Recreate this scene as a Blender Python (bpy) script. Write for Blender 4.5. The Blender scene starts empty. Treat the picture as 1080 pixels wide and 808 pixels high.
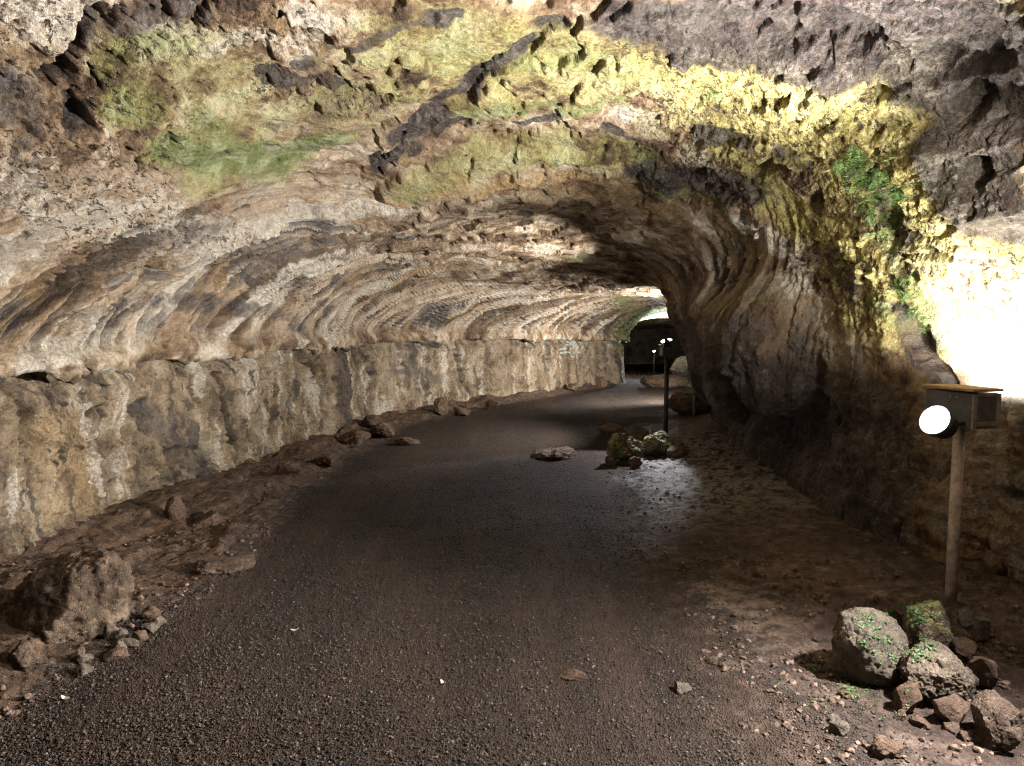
import bpy, bmesh, math, time
import numpy as np
from concurrent.futures import ThreadPoolExecutor
T0 = time.time()
R = math.radians
f32 = np.float32
scene = bpy.context.scene
C = scene.collection

# ------------------------------------------------------------------ scene / camera
CAM_Z, FPX, PITCH = 1.6, 770.0, R(4.75)
cam_d = bpy.data.cameras.new("camera"); cam = bpy.data.objects.new("camera", cam_d); C.objects.link(cam)
cam.location = (0, 0, CAM_Z); cam.rotation_euler = (R(90) - PITCH, 0, 0)
cam_d.sensor_width = 36; cam_d.lens = FPX / 1080 * 36; cam_d.clip_start = .05; cam_d.clip_end = 300
scene.camera = cam
vs = scene.view_settings
vs.view_transform = 'Standard'; vs.look = 'None'; vs.gamma = 1; vs.exposure = 0; vs.use_curve_mapping = False
scene.render.engine = 'CYCLES'
cy = scene.cycles
cy.use_denoising = True
try: cy.denoiser = 'OPENIMAGEDENOISE'; cy.denoising_input_passes = 'RGB_ALBEDO_NORMAL'; cy.denoising_prefilter = 'NONE'
except Exception: pass
cy.filter_width = 1.15; cy.max_bounces = 5; cy.diffuse_bounces = 3; cy.use_adaptive_sampling = True; cy.adaptive_threshold = .05; cy.glossy_bounces = 2; cy.transmission_bounces = 2
cy.caustics_reflective = False; cy.caustics_refractive = False
cy.sample_clamp_indirect = 4

w = bpy.data.worlds.new("World"); scene.world = w; w.use_nodes = True
nt = w.node_tree; bg = nt.nodes['Background']
sky = nt.nodes.new('ShaderNodeTexSky'); sky.sky_type = 'NISHITA'; sky.sun_disc = False
sky.sun_elevation = R(35); sky.sun_rotation = R(200)
nt.links.new(sky.outputs[0], bg.inputs[0]); bg.inputs[1].default_value = 0.05

def ray(px, py):
    X, Y = (px - 540) / FPX, (404 - py) / FPX
    return np.array([X, math.cos(PITCH) + Y * math.sin(PITCH), -math.sin(PITCH) + Y * math.cos(PITCH)])
def at(px, py, d):                                   # the point seen at a pixel, d metres ahead
    v = ray(px, py); return np.array([0, 0, CAM_Z]) + v * (d / v[1])
def on_floor(px, py, z=0.0):
    v = ray(px, py); k = (z - CAM_Z) / v[2]; return np.array([0, 0, CAM_Z]) + v * k
def project(P):
    y = P[..., 1]; z = P[..., 2] - CAM_Z
    f = y * math.cos(PITCH) - z * math.sin(PITCH); u = y * math.sin(PITCH) + z * math.cos(PITCH)
    f = np.where(f < .1, .1, f)
    return 540 + FPX * P[..., 0] / f, 404 - FPX * u / f, f

# ------------------------------------------------------------------ noise
_rng = np.random.default_rng(7)
PERM = np.tile(_rng.permutation(256).astype(np.int32), 3)
_g = _rng.normal(size=(256, 3)); GR = (_g / np.linalg.norm(_g, axis=1)[:, None]).astype(f32)
GX, GY, GZ = (np.ascontiguousarray(GR[:, i]) for i in range(3))
POOL = ThreadPoolExecutor(4)
def _perlin(P):
    F = np.floor(P); I = F.astype(np.int32) & 255; q = P - F
    x, y, z = q[:, 0], q[:, 1], q[:, 2]
    u, v, w_ = (t * t * t * (t * (t * 6 - 15) + 10) for t in (x, y, z))
    px0 = PERM[I[:, 0]]; px1 = PERM[I[:, 0] + 1]
    def corner(pa, dy, dz, xx, yy, zz):
        h = PERM[PERM[pa + I[:, 1] + dy] + I[:, 2] + dz]
        return GX[h] * xx + GY[h] * yy + GZ[h] * zz
    y1, z1, x1 = y - 1, z - 1, x - 1
    a = corner(px0, 0, 0, x, y, z); a += u * (corner(px1, 0, 0, x1, y, z) - a)
    b = corner(px0, 1, 0, x, y1, z); b += u * (corner(px1, 1, 0, x1, y1, z) - b)
    a += v * (b - a)
    c = corner(px0, 0, 1, x, y, z1); c += u * (corner(px1, 0, 1, x1, y, z1) - c)
    d = corner(px0, 1, 1, x, y1, z1); d += u * (corner(px1, 1, 1, x1, y1, z1) - d)
    c += v * (d - c)
    return a + w_ * (c - a)
def perlin(P):
    P = np.ascontiguousarray(P, f32)
    if len(P) < 30000: return _perlin(P) * 1.5
    return np.concatenate(list(POOL.map(_perlin, np.array_split(P, max(4, len(P) // 40000))))) * 1.5
def fbm(P, freq, octs, gain=.5, mode=0, off=0.0, lac=2.03):
    """mode 0 plain, 1 billow (round lumps, sharp creases), 2 ridged"""
    P = np.asarray(P, f32); tot = np.zeros(len(P), f32); a, s = 1.0, 0.0
    for k in range(octs):
        n = perlin(P * f32(freq) + f32(off + 17.3 * k))
        if mode == 1: n = np.abs(n) * 2 - .6
        elif mode == 2: n = .6 - np.abs(n) * 2
        tot += a * n; s += a; a *= gain; freq *= lac
    return tot / s
def ss(e0, e1, x):
    t = np.clip((x - e0) / (e1 - e0), 0, 1); return t * t * (3 - 2 * t)

# ------------------------------------------------------------------ object helpers
def mesh_np(name, V, F, mat=None, parent=None, smooth=True, tri=False):
    me = bpy.data.meshes.new(name); k = F.shape[1]
    me.vertices.add(len(V)); me.vertices.foreach_set('co', np.ascontiguousarray(V, f32).ravel())
    me.loops.add(F.size); me.loops.foreach_set('vertex_index', np.ascontiguousarray(F, np.int32).ravel())
    me.polygons.add(len(F)); me.polygons.foreach_set('loop_start', np.arange(0, F.size, k, dtype=np.int32))
    me.polygons.foreach_set('use_smooth', np.full(len(F), smooth, bool))
    me.update(calc_edges=True)
    if mat: me.materials.append(mat)
    o = bpy.data.objects.new(name, me); C.objects.link(o)
    if parent: o.parent = parent
    return o
def obj(name, bm, mat=None, parent=None, smooth=False):
    me = bpy.data.meshes.new(name); bm.to_mesh(me); bm.free()
    if smooth: me.polygons.foreach_set('use_smooth', np.full(len(me.polygons), True))
    if mat: me.materials.append(mat)
    o = bpy.data.objects.new(name, me); C.objects.link(o)
    if parent: o.parent = parent
    return o
def tag(o, label=None, cat=None, group=None, kind=None):
    if label: o['label'] = label
    if cat: o['category'] = cat
    if group: o['group'] = group
    if kind: o['kind'] = kind
    return o
def thing(name, label, cat, loc=(0, 0, 0), rotz=0, group=None):
    o = bpy.data.objects.new(name, None); C.objects.link(o); o.empty_display_size = .1
    o.location = loc; o.rotation_euler = (0, 0, rotz)
    return tag(o, label, cat, group)
def dup(root, loc, rot, label=None):
    def cp(o, parent):
        c = o.copy(); C.objects.link(c)
        if parent: c.parent = parent
        for ch in o.children: cp(ch, c)
        return c
    r = cp(root, None); r.location = loc; r.rotation_euler = rot if hasattr(rot, '__len__') else (0, 0, rot)
    if label: r['label'] = label
    return r
def bm_box(bm, c, s, bevel=0.0):
    r = bmesh.ops.create_cube(bm, size=1)
    vv = r['verts']
    for v in vv: v.co = (c[0] + v.co.x * s[0], c[1] + v.co.y * s[1], c[2] + v.co.z * s[2])
    if bevel:
        ee = list({e for v in vv for e in v.link_edges})
        bmesh.ops.bevel(bm, geom=ee, offset=bevel, segments=2, affect='EDGES', profile=.6)
def bm_tube(bm, p0, p1, r0, r1, n=16, caps=True):
    from mathutils import Vector, Matrix
    p0, p1 = Vector(p0), Vector(p1); dv = p1 - p0
    q = dv.to_track_quat('Z', 'Y').to_matrix()
    a = [bm.verts.new(p0 + q @ Vector((math.cos(t) * r0, math.sin(t) * r0, 0))) for t in np.linspace(0, 2 * math.pi, n, endpoint=False)]
    b = [bm.verts.new(p1 + q @ Vector((math.cos(t) * r1, math.sin(t) * r1, 0))) for t in np.linspace(0, 2 * math.pi, n, endpoint=False)]
    for i in range(n): bm.faces.new((a[i], a[(i + 1) % n], b[(i + 1) % n], b[i]))
    if caps: bm.faces.new(a[::-1]); bm.faces.new(b)

# ------------------------------------------------------------------ material helpers
class NT:
    def __init__(s, name):
        s.m = bpy.data.materials.new(name); s.m.use_nodes = True; s.t = s.m.node_tree
        s.b = s.t.nodes['Principled BSDF']; s.b.inputs['Specular IOR Level'].default_value = .3
    def n(s, kind, **kw):
        x = s.t.nodes.new(kind)
        for k, v in kw.items(): setattr(x, k, v)
        return x
    def put(s, sock, v):
        if hasattr(v, 'is_linked') or isinstance(v, bpy.types.NodeSocket): s.t.links.new(v, sock)
        elif isinstance(v, (tuple, list)) and len(v) == 3 and sock.type == 'RGBA': sock.default_value = (*v, 1)
        else: sock.default_value = v
    def math(s, op, a, b=0.0, c=0.0, clamp=False):
        x = s.n('ShaderNodeMath', operation=op, use_clamp=clamp)
        for i, v in enumerate((a, b, c)): s.put(x.inputs[i], v)
        return x.outputs[0]
    def noise(s, vec, scale, detail=6, rough=.6, dist=0.0):
        x = s.n('ShaderNodeTexNoise'); s.put(x.inputs['Vector'], vec)
        x.inputs['Scale'].default_value = scale; x.inputs['Detail'].default_value = detail
        x.inputs['Roughness'].default_value = rough; x.inputs['Distortion'].default_value = dist
        return x.outputs[0]
    def voro(s, vec, scale, feature='F1', rand=1.0):
        x = s.n('ShaderNodeTexVoronoi', feature=feature); s.put(x.inputs['Vector'], vec); x.inputs['Scale'].default_value = scale
        return x.outputs['Distance']
    def mapr(s, v, a, b, c=0.0, d=1.0, smooth=True):
        x = s.n('ShaderNodeMapRange', interpolation_type='SMOOTHSTEP' if smooth else 'LINEAR')
        for i, q in enumerate((v, a, b, c, d)): s.put(x.inputs[i], q)
        return x.outputs[0]
    def mix(s, f, a, b, mode='MIX'):
        x = s.n('ShaderNodeMix', data_type='RGBA', blend_type=mode)
        s.put(x.inputs[0], f); s.put(x.inputs[6], a); s.put(x.inputs[7], b); return x.outputs[2]
    def ramp(s, v, stops):
        x = s.n('ShaderNodeValToRGB'); e = x.color_ramp.elements
        while len(e) < len(stops): e.new(.5)
        for k, (p, c) in zip(e, stops): k.position = p; k.color = (*c, 1)
        s.put(x.inputs[0], v); return x.outputs[0]
    def attr(s, name):
        x = s.n('ShaderNodeAttribute'); x.attribute_name = name
        sp = s.n('ShaderNodeSeparateColor'); s.t.links.new(x.outputs['Color'], sp.inputs[0])
        return sp.outputs[0], sp.outputs[1], sp.outputs[2], x.outputs['Alpha']
    def pos(s): return s.n('ShaderNodeNewGeometry').outputs['Position']
    def objc(s): return s.n('ShaderNodeTexCoord').outputs['Object']
    def bump(s, h, strength, dist, prev=None):
        x = s.n('ShaderNodeBump'); x.inputs['Strength'].default_value = strength; x.inputs['Distance'].default_value = dist
        s.put(x.inputs['Height'], h)
        if prev: s.t.links.new(prev, x.inputs['Normal'])
        return x.outputs[0]
    def fin(s, col=None, rough=None, nrm=None):
        if col is not None: s.put(s.b.inputs['Base Color'], col)
        if rough is not None: s.put(s.b.inputs['Roughness'], rough)
        if nrm is not None: s.t.links.new(nrm, s.b.inputs['Normal'])
        return s.m

def cave_material():
    t = NT('cave_rock'); P = t.pos()
    moss, lich, dark, rough = t.attr('mask_a')
    pale, ochre, drape, grey = t.attr('mask_b')
    uv = t.n('ShaderNodeUVMap'); uv.uv_map = 'flow'
    def mapped(sx, sy):
        m = t.n('ShaderNodeMapping'); t.t.links.new(uv.outputs[0], m.inputs[0]); m.inputs['Scale'].default_value = (sx, sy, 1); return m.outputs[0]
    n1 = t.noise(P, .9, 4, .6); n2 = t.noise(P, 5, 6, .66, .3); n3 = t.noise(P, 30, 4, .7); n4 = t.noise(P, 1.9, 5, .62, .6)
    v = t.math('ADD', t.math('MULTIPLY', n4, .62), t.math('MULTIPLY', n2, .38))
    base = t.ramp(v, [(.385, (.055, .035, .024)), (.44, (.15, .095, .058)), (.49, (.30, .21, .13)), (.53, (.45, .35, .245)), (.59, (.66, .585, .475))])
    # flow streaks running down the lining
    s1 = t.noise(mapped(1.5, .24), 1, 6, .62, .35); s2 = t.noise(mapped(6.5, .6), 1, 5, .66, .3)
    sv = t.math('ADD', t.math('MULTIPLY', s1, .80), t.math('MULTIPLY', s2, .20))
    sv = t.math('ADD', sv, t.math('MULTIPLY', t.math('SUBTRACT', n2, .5), .16))
    streak = t.ramp(sv, [(.39, (.05, .034, .024)), (.44, (.15, .105, .07)), (.47, (.34, .235, .15)), (.50, (.44, .33, .225)), (.525, (.62, .53, .42)), (.55, (.46, .33, .22)), (.59, (.74, .67, .57))])
    col = t.mix(t.math('MULTIPLY', drape, .88), base, streak)
    # grey-brown weathered lower wall
    s3 = t.noise(mapped(2.6, .42), 1, 7, .66, .5)
    gv = t.math('ADD', t.math('MULTIPLY', n4, .16), t.math('ADD', t.math('MULTIPLY', s2, .40), t.math('MULTIPLY', s3, .44)))
    gcol = t.ramp(gv, [(.40, (.065, .055, .045)), (.45, (.18, .145, .10)), (.485, (.27, .21, .14)), (.515, (.35, .28, .19)), (.545, (.29, .21, .13)), (.57, (.47, .395, .30)), (.61, (.64, .57, .46))])
    gcol = t.mix(t.mapr(n2, .44, .36, 0, .8), gcol, (.08, .072, .065))
    col = t.mix(t.math('MULTIPLY', grey, .85), col, gcol)
    nb = t.math('ADD', t.math('MULTIPLY', t.math('SUBTRACT', n2, .5), 1.9), t.math('ADD', t.math('MULTIPLY', t.math('SUBTRACT', n3, .5), .9), t.math('MULTIPLY', t.math('SUBTRACT', n4, .5), 2.2)))
    def layer(col, mask, c, gain, soft=.22, amt=1.0):
        m = t.math('ADD', mask, t.math('MULTIPLY', nb, gain))
        m = t.math('MULTIPLY', m, t.mapr(mask, .02, .2))
        fct = t.math('MULTIPLY', t.mapr(m, .5 - soft, .5 + soft), amt)
        return t.mix(fct, col, c)
    two = lambda n, a, b, lo=.38, hi=.62: t.mix(t.mapr(n, lo, hi), a, b)
    col = layer(col, ochre, two(n3, (.30, .18, .075), (.46, .33, .17)), .45, .45, .75)
    col = layer(col, pale, two(n3, (.46, .40, .32), (.70, .65, .57)), .60, .24, .92)
    col = layer(col, lich, t.ramp(n3, [(.36, (.30, .23, .08)), (.47, (.46, .39, .13)), (.58, (.60, .55, .24)), (.7, (.70, .67, .42))]), .75, .34, .92)
    mossc = t.ramp(t.math('ADD', t.math('MULTIPLY', n4, .6), t.math('MULTIPLY', n3, .4)), [(.40, (.13, .14, .035)), (.47, (.24, .24, .07)), (.53, (.33, .32, .13)), (.60, (.50, .47, .28))])
    mossc = t.mix(t.mapr(t.math('ADD', moss, t.math('MULTIPLY', nb, .35)), .55, 1.0, 0, .85), mossc, t.mix(t.mapr(n2, .4, .6), (.10, .16, .05), (.30, .34, .18)))
    col = layer(col, moss, mossc, .62, .34, .88)
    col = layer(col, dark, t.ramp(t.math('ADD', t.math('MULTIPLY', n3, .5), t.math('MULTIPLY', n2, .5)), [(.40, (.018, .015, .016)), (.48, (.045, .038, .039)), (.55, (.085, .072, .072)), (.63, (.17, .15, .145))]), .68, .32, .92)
    # brown specks painted into the crust for the shade of its pits
    sp = t.math('MULTIPLY', t.mapr(t.noise(P, 17, 6, .8, .6), .48, .41), t.math('MULTIPLY', t.math('ADD', rough, .12), .9), clamp=True)
    col = t.mix(sp, col, (.06, .04, .028))
    mt = t.noise(P, 27, 4, .75)
    col = t.mix(t.math('SUBTRACT', .9, t.math('MULTIPLY', t.math('MAXIMUM', grey, drape), .55)), col, t.ramp(mt, [(.32, (.6, .57, .54)), (.45, (.92, .915, .91)), (.55, (1.04, 1.04, 1.04)), (.68, (1.22, 1.21, 1.2))]), 'MULTIPLY')
    b1 = t.bump(t.noise(P, 12, 7, .70), .9, .10)
    b2 = t.bump(t.noise(P, 60, 3, .7), .55, .014, b1)
    b3 = t.bump(sv, .6, .10, b2)
    return t.fin(col, t.mapr(dark, 0, 1, .88, .62), b3)

def ground_material(name, gravel):
    t = NT(name); P = t.pos()
    n1 = t.noise(P, 1.2, 6, .6); n2 = t.noise(P, 11, 7, .7); n3 = t.noise(P, 60, 5, .7); vo = t.voro(P, 120)
    if gravel:
        v = t.math('ADD', t.math('MULTIPLY', n2, .4), t.math('MULTIPLY', vo, .5))
        col = t.ramp(v, [(.25, (.0145, .011, .0095)), (.45, (.033, .0255, .0215)), (.62, (.060, .047, .039)), (.8, (.12, .097, .082))])
        col = t.mix(t.mapr(n1, .38, .62, .1, .6), col, (.052, .037, .029))
        a, b_, c_, edge = t.attr('mask_a')
        mp = t.n('ShaderNodeMapping'); t.put(mp.inputs[0], P); mp.inputs['Scale'].default_value = (2.1, .22, 1); wb = t.noise(mp.outputs[0], 1, 4, .6)
        col = t.mix(t.mapr(wb, .47, .58, 0, .65), col, (.060, .041, .032))
        em = t.math('ADD', edge, t.math('MULTIPLY', t.math('SUBTRACT', t.noise(P, 5, 6, .7), .5), 1.3))
        col = t.mix(t.mapr(em, .10, .75, 0, .9), col, t.ramp(n2, [(.36, (.04, .026, .02)), (.5, (.088, .06, .047)), (.64, (.17, .12, .098))]))
        nrm = t.bump(vo, .9, .014, t.bump(n2, .6, .03))
        t.b.inputs['Specular IOR Level'].default_value = .12
        return t.fin(col, .92, nrm)
    a, b_, c_, edge = t.attr('mask_a')       # a left lava sheet, b pale dusty spots, c paler grey
    v = t.math('ADD', t.math('MULTIPLY', n1, .4), t.math('MULTIPLY', n2, .6))
    col = t.ramp(v, [(.36, (.03, .019, .016)), (.46, (.066, .044, .036)), (.55, (.125, .086, .07)), (.66, (.26, .20, .165))])
    lava = t.ramp(n2, [(.36, (.045, .028, .02)), (.5, (.10, .062, .04)), (.66, (.19, .125, .08))])
    col = t.mix(a, col, lava)
    col = t.mix(t.math('MULTIPLY', c_, t.mapr(n2, .4, .56)), col, (.30, .27, .25))
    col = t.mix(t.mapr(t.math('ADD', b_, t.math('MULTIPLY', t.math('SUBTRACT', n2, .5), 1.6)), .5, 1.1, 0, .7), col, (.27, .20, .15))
    col = t.mix(t.mapr(n3, .58, .7, 0, .5), col, (.06, .045, .04))
    grv = t.ramp(t.math('ADD', t.math('MULTIPLY', n2, .4), t.math('MULTIPLY', vo, .5)), [(.25, (.018, .014, .012)), (.45, (.045, .034, .028)), (.62, (.075, .058, .048)), (.8, (.13, .105, .09))])
    col = t.mix(t.mapr(t.math('ADD', edge, t.math('MULTIPLY', t.math('SUBTRACT', n2, .5), 1.4)), .45, .95), grv, col)
    nrm = t.bump(t.noise(P, 26, 9, .74), .8, .04, t.bump(n2, .6, .07))
    return t.fin(col, .85, t.bump(vo, .35, .008, nrm))

def stone_material(name, c0, c1, c2, mossc=None, mossamt=0.0, scale=6, pits=True):
    t = NT(name); O = t.objc(); 
    n1 = t.noise(O, scale, 8, .68, .4); n2 = t.noise(O, scale * 7, 6, .7)
    v = t.math('ADD', t.math('MULTIPLY', n1, .6), t.math('MULTIPLY', n2, .4))
    col = t.ramp(v, [(.34, c0), (.5, c1), (.66, c2)])
    if mossc:
        nz = t.n('ShaderNodeSeparateXYZ'); t.t.links.new(t.n('ShaderNodeNewGeometry').outputs['True Normal'], nz.inputs[0])
        m = t.math('ADD', t.math('MULTIPLY', nz.outputs[2], .7), t.math('MULTIPLY', t.math('SUBTRACT', n1, .5), 2.2))
        col = t.mix(t.mapr(m, .9 - mossamt, 1.25 - mossamt), col, t.mix(n2, mossc, tuple(min(1, q * 1.9) for q in mossc)))
    nrm = t.bump(t.noise(O, scale * 3, 9, .74), .95, .04)
    if pits: nrm = t.bump(t.math('MINIMUM', t.voro(O, scale * 22), .35), .7, .01, nrm)
    return t.fin(col, .86, nrm)

def plain(name, col, rough=.6, metal=0, var=.25, scale=30):
    t = NT(name); O = t.objc(); n = t.noise(O, scale, 6, .65)
    c = t.mix(t.mapr(n, .3, .7), tuple(q * (1 - var) for q in col), tuple(min(1, q * (1 + var)) for q in col))
    t.b.inputs['Metallic'].default_value = metal
    return t.fin(c, t.mapr(n, .3, .7, rough - .1, rough + .1), t.bump(n, .15, .004))
def emit(name, col, s):
    t = NT(name); t.b.inputs['Emission Color'].default_value = (*col, 1); t.b.inputs['Emission Strength'].default_value = s
    t.b.inputs['Base Color'].default_value = (.8, .8, .8, 1); return t.m

# ------------------------------------------------------------------ the tube: sections along y
KEY = np.array([
#   d    XL    H     XC   XS    XM    XW    XR    ZF
 [-9.0,-3.0, 3.20, -.3, 2.60, 2.60, 2.65, 2.70,  .0],
 [-3.0,-3.6, 3.70, -.3, 2.90, 2.90, 3.00, 3.10,  .0],
 [ 2.0,-3.5, 3.80, -.3, 3.00, 3.00, 3.00, 3.05,  .0],
 [ 3.9,-3.4, 3.70, -.3, 2.88, 2.86, 2.84, 2.86,  .0],
 [ 4.5,-3.3, 3.62, -.25, 2.64, 2.62, 2.63, 2.64,  .0],
 [ 5.0,-3.2, 3.55, -.2, 2.50, 2.48, 2.52, 2.52,  .0],
 [ 6.0,-3.05,3.42,  .0, 2.40, 2.38, 2.46, 2.42,  .0],
 [ 7.0,-2.9, 3.26,  .1, 2.30, 2.32, 2.55, 2.50,  .0],
 [ 7.8,-2.78,2.90,  .2, 2.26, 2.32, 2.62, 2.58,  .0],
 [ 8.6,-2.64,2.82,  .2, 2.20, 2.34, 2.62, 2.60,  .0],
 [ 9.7,-2.48,2.74,  .2, 2.26, 2.54, 2.82, 2.90,  .0],
 [11.0,-2.3, 2.58,  .3, 2.44, 2.80, 2.95, 3.10,  .0],
 [12.5,-1.6, 2.42,  .9, 3.30, 3.70, 3.90, 4.00,  .0],
 [14.0, -.9, 2.32, 1.6, 4.30, 4.70, 4.80, 4.90,  .0],
 [16.0,  .5, 2.30, 3.0, 5.20, 5.60, 5.70, 5.80, -.05],
 [18.0, 1.5, 2.30, 4.0, 6.40, 6.80, 6.90, 7.00, -.10],
 [20.0, 2.6, 2.30, 5.0, 7.40, 7.80, 7.90, 8.00, -.16],
 [22.0, 3.4, 2.20, 5.6, 8.20, 8.60, 8.70, 8.80, -.22],
 [25.0, 3.45,2.00, 6.0, 9.00, 9.40, 9.50, 9.60, -.33],
 [30.0, 3.2, 1.65, 6.5, 9.60,10.0,10.1,10.2, -.50],
 [36.0, 3.6, 1.42, 7.0,10.5,10.9,11.0,11.1, -.66],
 [42.0, 4.5, 1.30, 8.0,11.5,11.9,12.0,12.1, -.80]])
def pchip(x, y, xi):
    h = np.diff(x); dl = np.diff(y) / h; m = np.zeros_like(y)
    for i in range(1, len(x) - 1):
        if dl[i - 1] * dl[i] > 0:
            w1, w2 = 2 * h[i] + h[i - 1], h[i] + 2 * h[i - 1]; m[i] = (w1 + w2) / (w1 / dl[i - 1] + w2 / dl[i])
    m[0], m[-1] = dl[0], dl[-1]
    k = np.clip(np.searchsorted(x, xi) - 1, 0, len(h) - 1); t = (xi - x[k]) / h[k]
    return (y[k] * (1 + 2 * t) * (1 - t) ** 2 + h[k] * m[k] * t * (1 - t) ** 2 + y[k + 1] * t * t * (3 - 2 * t) + h[k] * m[k + 1] * t * t * (t - 1))
def key(i, d): return pchip(KEY[:, 0], KEY[:, i], np.asarray(d, float))

dl = list(np.linspace(-9, 3.0, 70)); d = 3.0
while d < 42: d += max(.0075, .0112 * (d / 5) ** 1.75); dl.append(min(d, 42))
D = np.array(dl); ND = len(D)
NA, NB, NC_, NR = 270, 430, 430, 250
XL, H, XC, XS, XM, XW, XR, ZF = (key(i, D) for i in range(1, 9))
sc_ = np.clip((H - ZF) / 2.3, .75, 1)                              # far, lower sections shrink the wall features
def resample(cx, cz, n):
    """cx, cz (ND, K) control curves -> (ND, n) evenly spaced along each"""
    ox, oz, oa = (np.empty((ND, n)) for _ in range(3)); kk = np.arange(cx.shape[1]); kf = np.linspace(0, cx.shape[1] - 1, 240)
    for i in range(ND):
        x = np.interp(kf, kk, cx[i]) if cx.shape[1] > 8 else pchip(kk.astype(float), cx[i], kf)
        z = np.interp(kf, kk, cz[i]) if cz.shape[1] > 8 else pchip(kk.astype(float), cz[i], kf)
        s = np.concatenate([[0], np.cumsum(np.hypot(np.diff(x), np.diff(z)))]); t = np.linspace(0, s[-1], n)
        ox[i] = np.interp(t, s, x); oz[i] = np.interp(t, s, z); oa[i] = t
    return ox, oz, oa
col = lambda *a: np.stack(a, 1)
lipx, lipz = XL + .10, ZF + 1.28 * sc_
Ax, Az, Aa = resample(col(XL + .06, XL - .03, XL - .06, XL - .03, lipx), col(ZF - .25, ZF + .45 * sc_, ZF + .95 * sc_, ZF + 1.19 * sc_, lipz), NA)
ph = np.linspace(0, math.pi / 2, 60)[None]
pl = .86
Bx, Bz, Ba = resample(XC[:, None] - (XC - lipx)[:, None] * np.cos(ph) ** pl, lipz[:, None] + (H - lipz)[:, None] * np.sin(ph) ** pl, NB)
ZS = ZF + 1.75 * sc_
pr = .80
Cx, Cz, Ca = resample(XC[:, None] + (XS - XC)[:, None] * np.sin(ph) ** pr, ZS[:, None] + (H - ZS)[:, None] * np.cos(ph) ** pr, NC_)
Dx, Dz, Da = resample(col(XS, (XS + XM) / 2 - .0, XM, XW, XW, XR, XR + .04), col(ZS, ZF + 1.4 * sc_, ZF + 1.06 * sc_, ZF + .88 * sc_, ZF + .6 * sc_, ZF + .15, ZF - .25), NR)
X = np.concatenate([Ax, Bx[:, 1:], Cx[:, 1:], Dx[:, 1:]], 1); Z = np.concatenate([Az, Bz[:, 1:], Cz[:, 1:], Dz[:, 1:]], 1)
NTT = X.shape[1]; rA, rB, rC = NA, NA + NB - 1, NA + NB + NC_ - 2
G = np.stack([X, np.repeat(D[:, None], NTT, 1), Z], 2)              # (ND, NTT, 3)
def grid_normals(G):
    a = np.gradient(G, axis=0); b = np.gradient(G, axis=1); n = np.cross(b, a)
    return n / (np.linalg.norm(n, axis=2, keepdims=True) + 1e-9)
N = grid_normals(G)
mid = np.stack([XC, D, (ZF + H) / 2], 1)[:, None]
if ((mid - G) * N).sum() < 0: N = -N                                # normals look into the tube
arcB = np.concatenate([np.full((ND, NA), 0.0) - (Aa[:, -1:] - Aa), Ba[:, 1:], Ba[:, -1:] + Ca[:, 1:], Ba[:, -1:] + Ca[:, -1:] + Da[:, 1:]], 1)
arcR = (arcB[:, -1:] - arcB)
P = G.reshape(-1, 3).astype(f32); Y = P[:, 1]; Zr = (P[:, 2] - np.repeat(ZF, NTT)).astype(f32)
row = np.tile(np.arange(NTT), ND)
isA, isD = row < rA, row >= rC
aL, aR = arcB.ravel().astype(f32), arcR.ravel().astype(f32)
left = row < rB
# flow coordinate: constant along the drip lines, which lean as they come down the wall
q = np.where(left, Y - .85 * np.maximum(aL, 0) - .30 * np.clip(aL, 0, 1.0) ** 2 - .45 * np.maximum(aL - 1.0, 0), Y + .30 * np.maximum(aR - 1.0, 0)).astype(f32)
a_ = np.where(left, aL, aR).astype(f32)

# coarse lookup: which point of the lining a picture position shows
sub = G[70::3, ::5].reshape(-1, 3); spx, spy, spd = project(sub)
def surf(px, py):
    r = np.hypot(spx - px, spy - py); k = np.where(r < 7)[0]
    if len(k) == 0: k = np.argsort(r)[:3]
    return sub[k[np.argmin(spd[k] + r[k] * .03)]]
warp = np.stack([fbm(P, 1.7, 4, .6, off=o) for o in (3, 31, 57)], 1)
PW = P + warp * f32(.22)
def stroke(pts, r, soft=.5):
    """soft mask around a chain of points on the lining; r in metres"""
    W = [surf(*p) for p in pts]
    if len(W) == 1: W = [W[0], W[0] + 1e-3]
    best = np.full(len(P), 1e9, f32)
    lo, hi = np.min(W, 0) - r * 2.2, np.max(W, 0) + r * 2.2
    k = np.where(((PW > lo) & (PW < hi)).all(1))[0]; Q = PW[k]; bb = np.full(len(k), 1e9, f32)
    for A, B in zip(W[:-1], W[1:]):
        A, B = A.astype(f32), B.astype(f32); v = B - A
        t = np.clip(((Q - A) @ v) / (v @ v), 0, 1); bb = np.minimum(bb, np.linalg.norm(Q - A - t[:, None] * v, axis=1))
    best[k] = bb
    return (1 - ss(r * (1 - soft), r * (1 + soft), best)).astype(f32)
def many(lst, soft=.5):
    m = np.zeros(len(P), f32)
    for r, s, *pts in lst: m = np.maximum(m, s * stroke(pts, r, soft))
    return m
def paint(m, lst, soft=.5): return np.maximum(m, many(lst, soft))
zero = np.zeros(len(P), f32)

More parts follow.
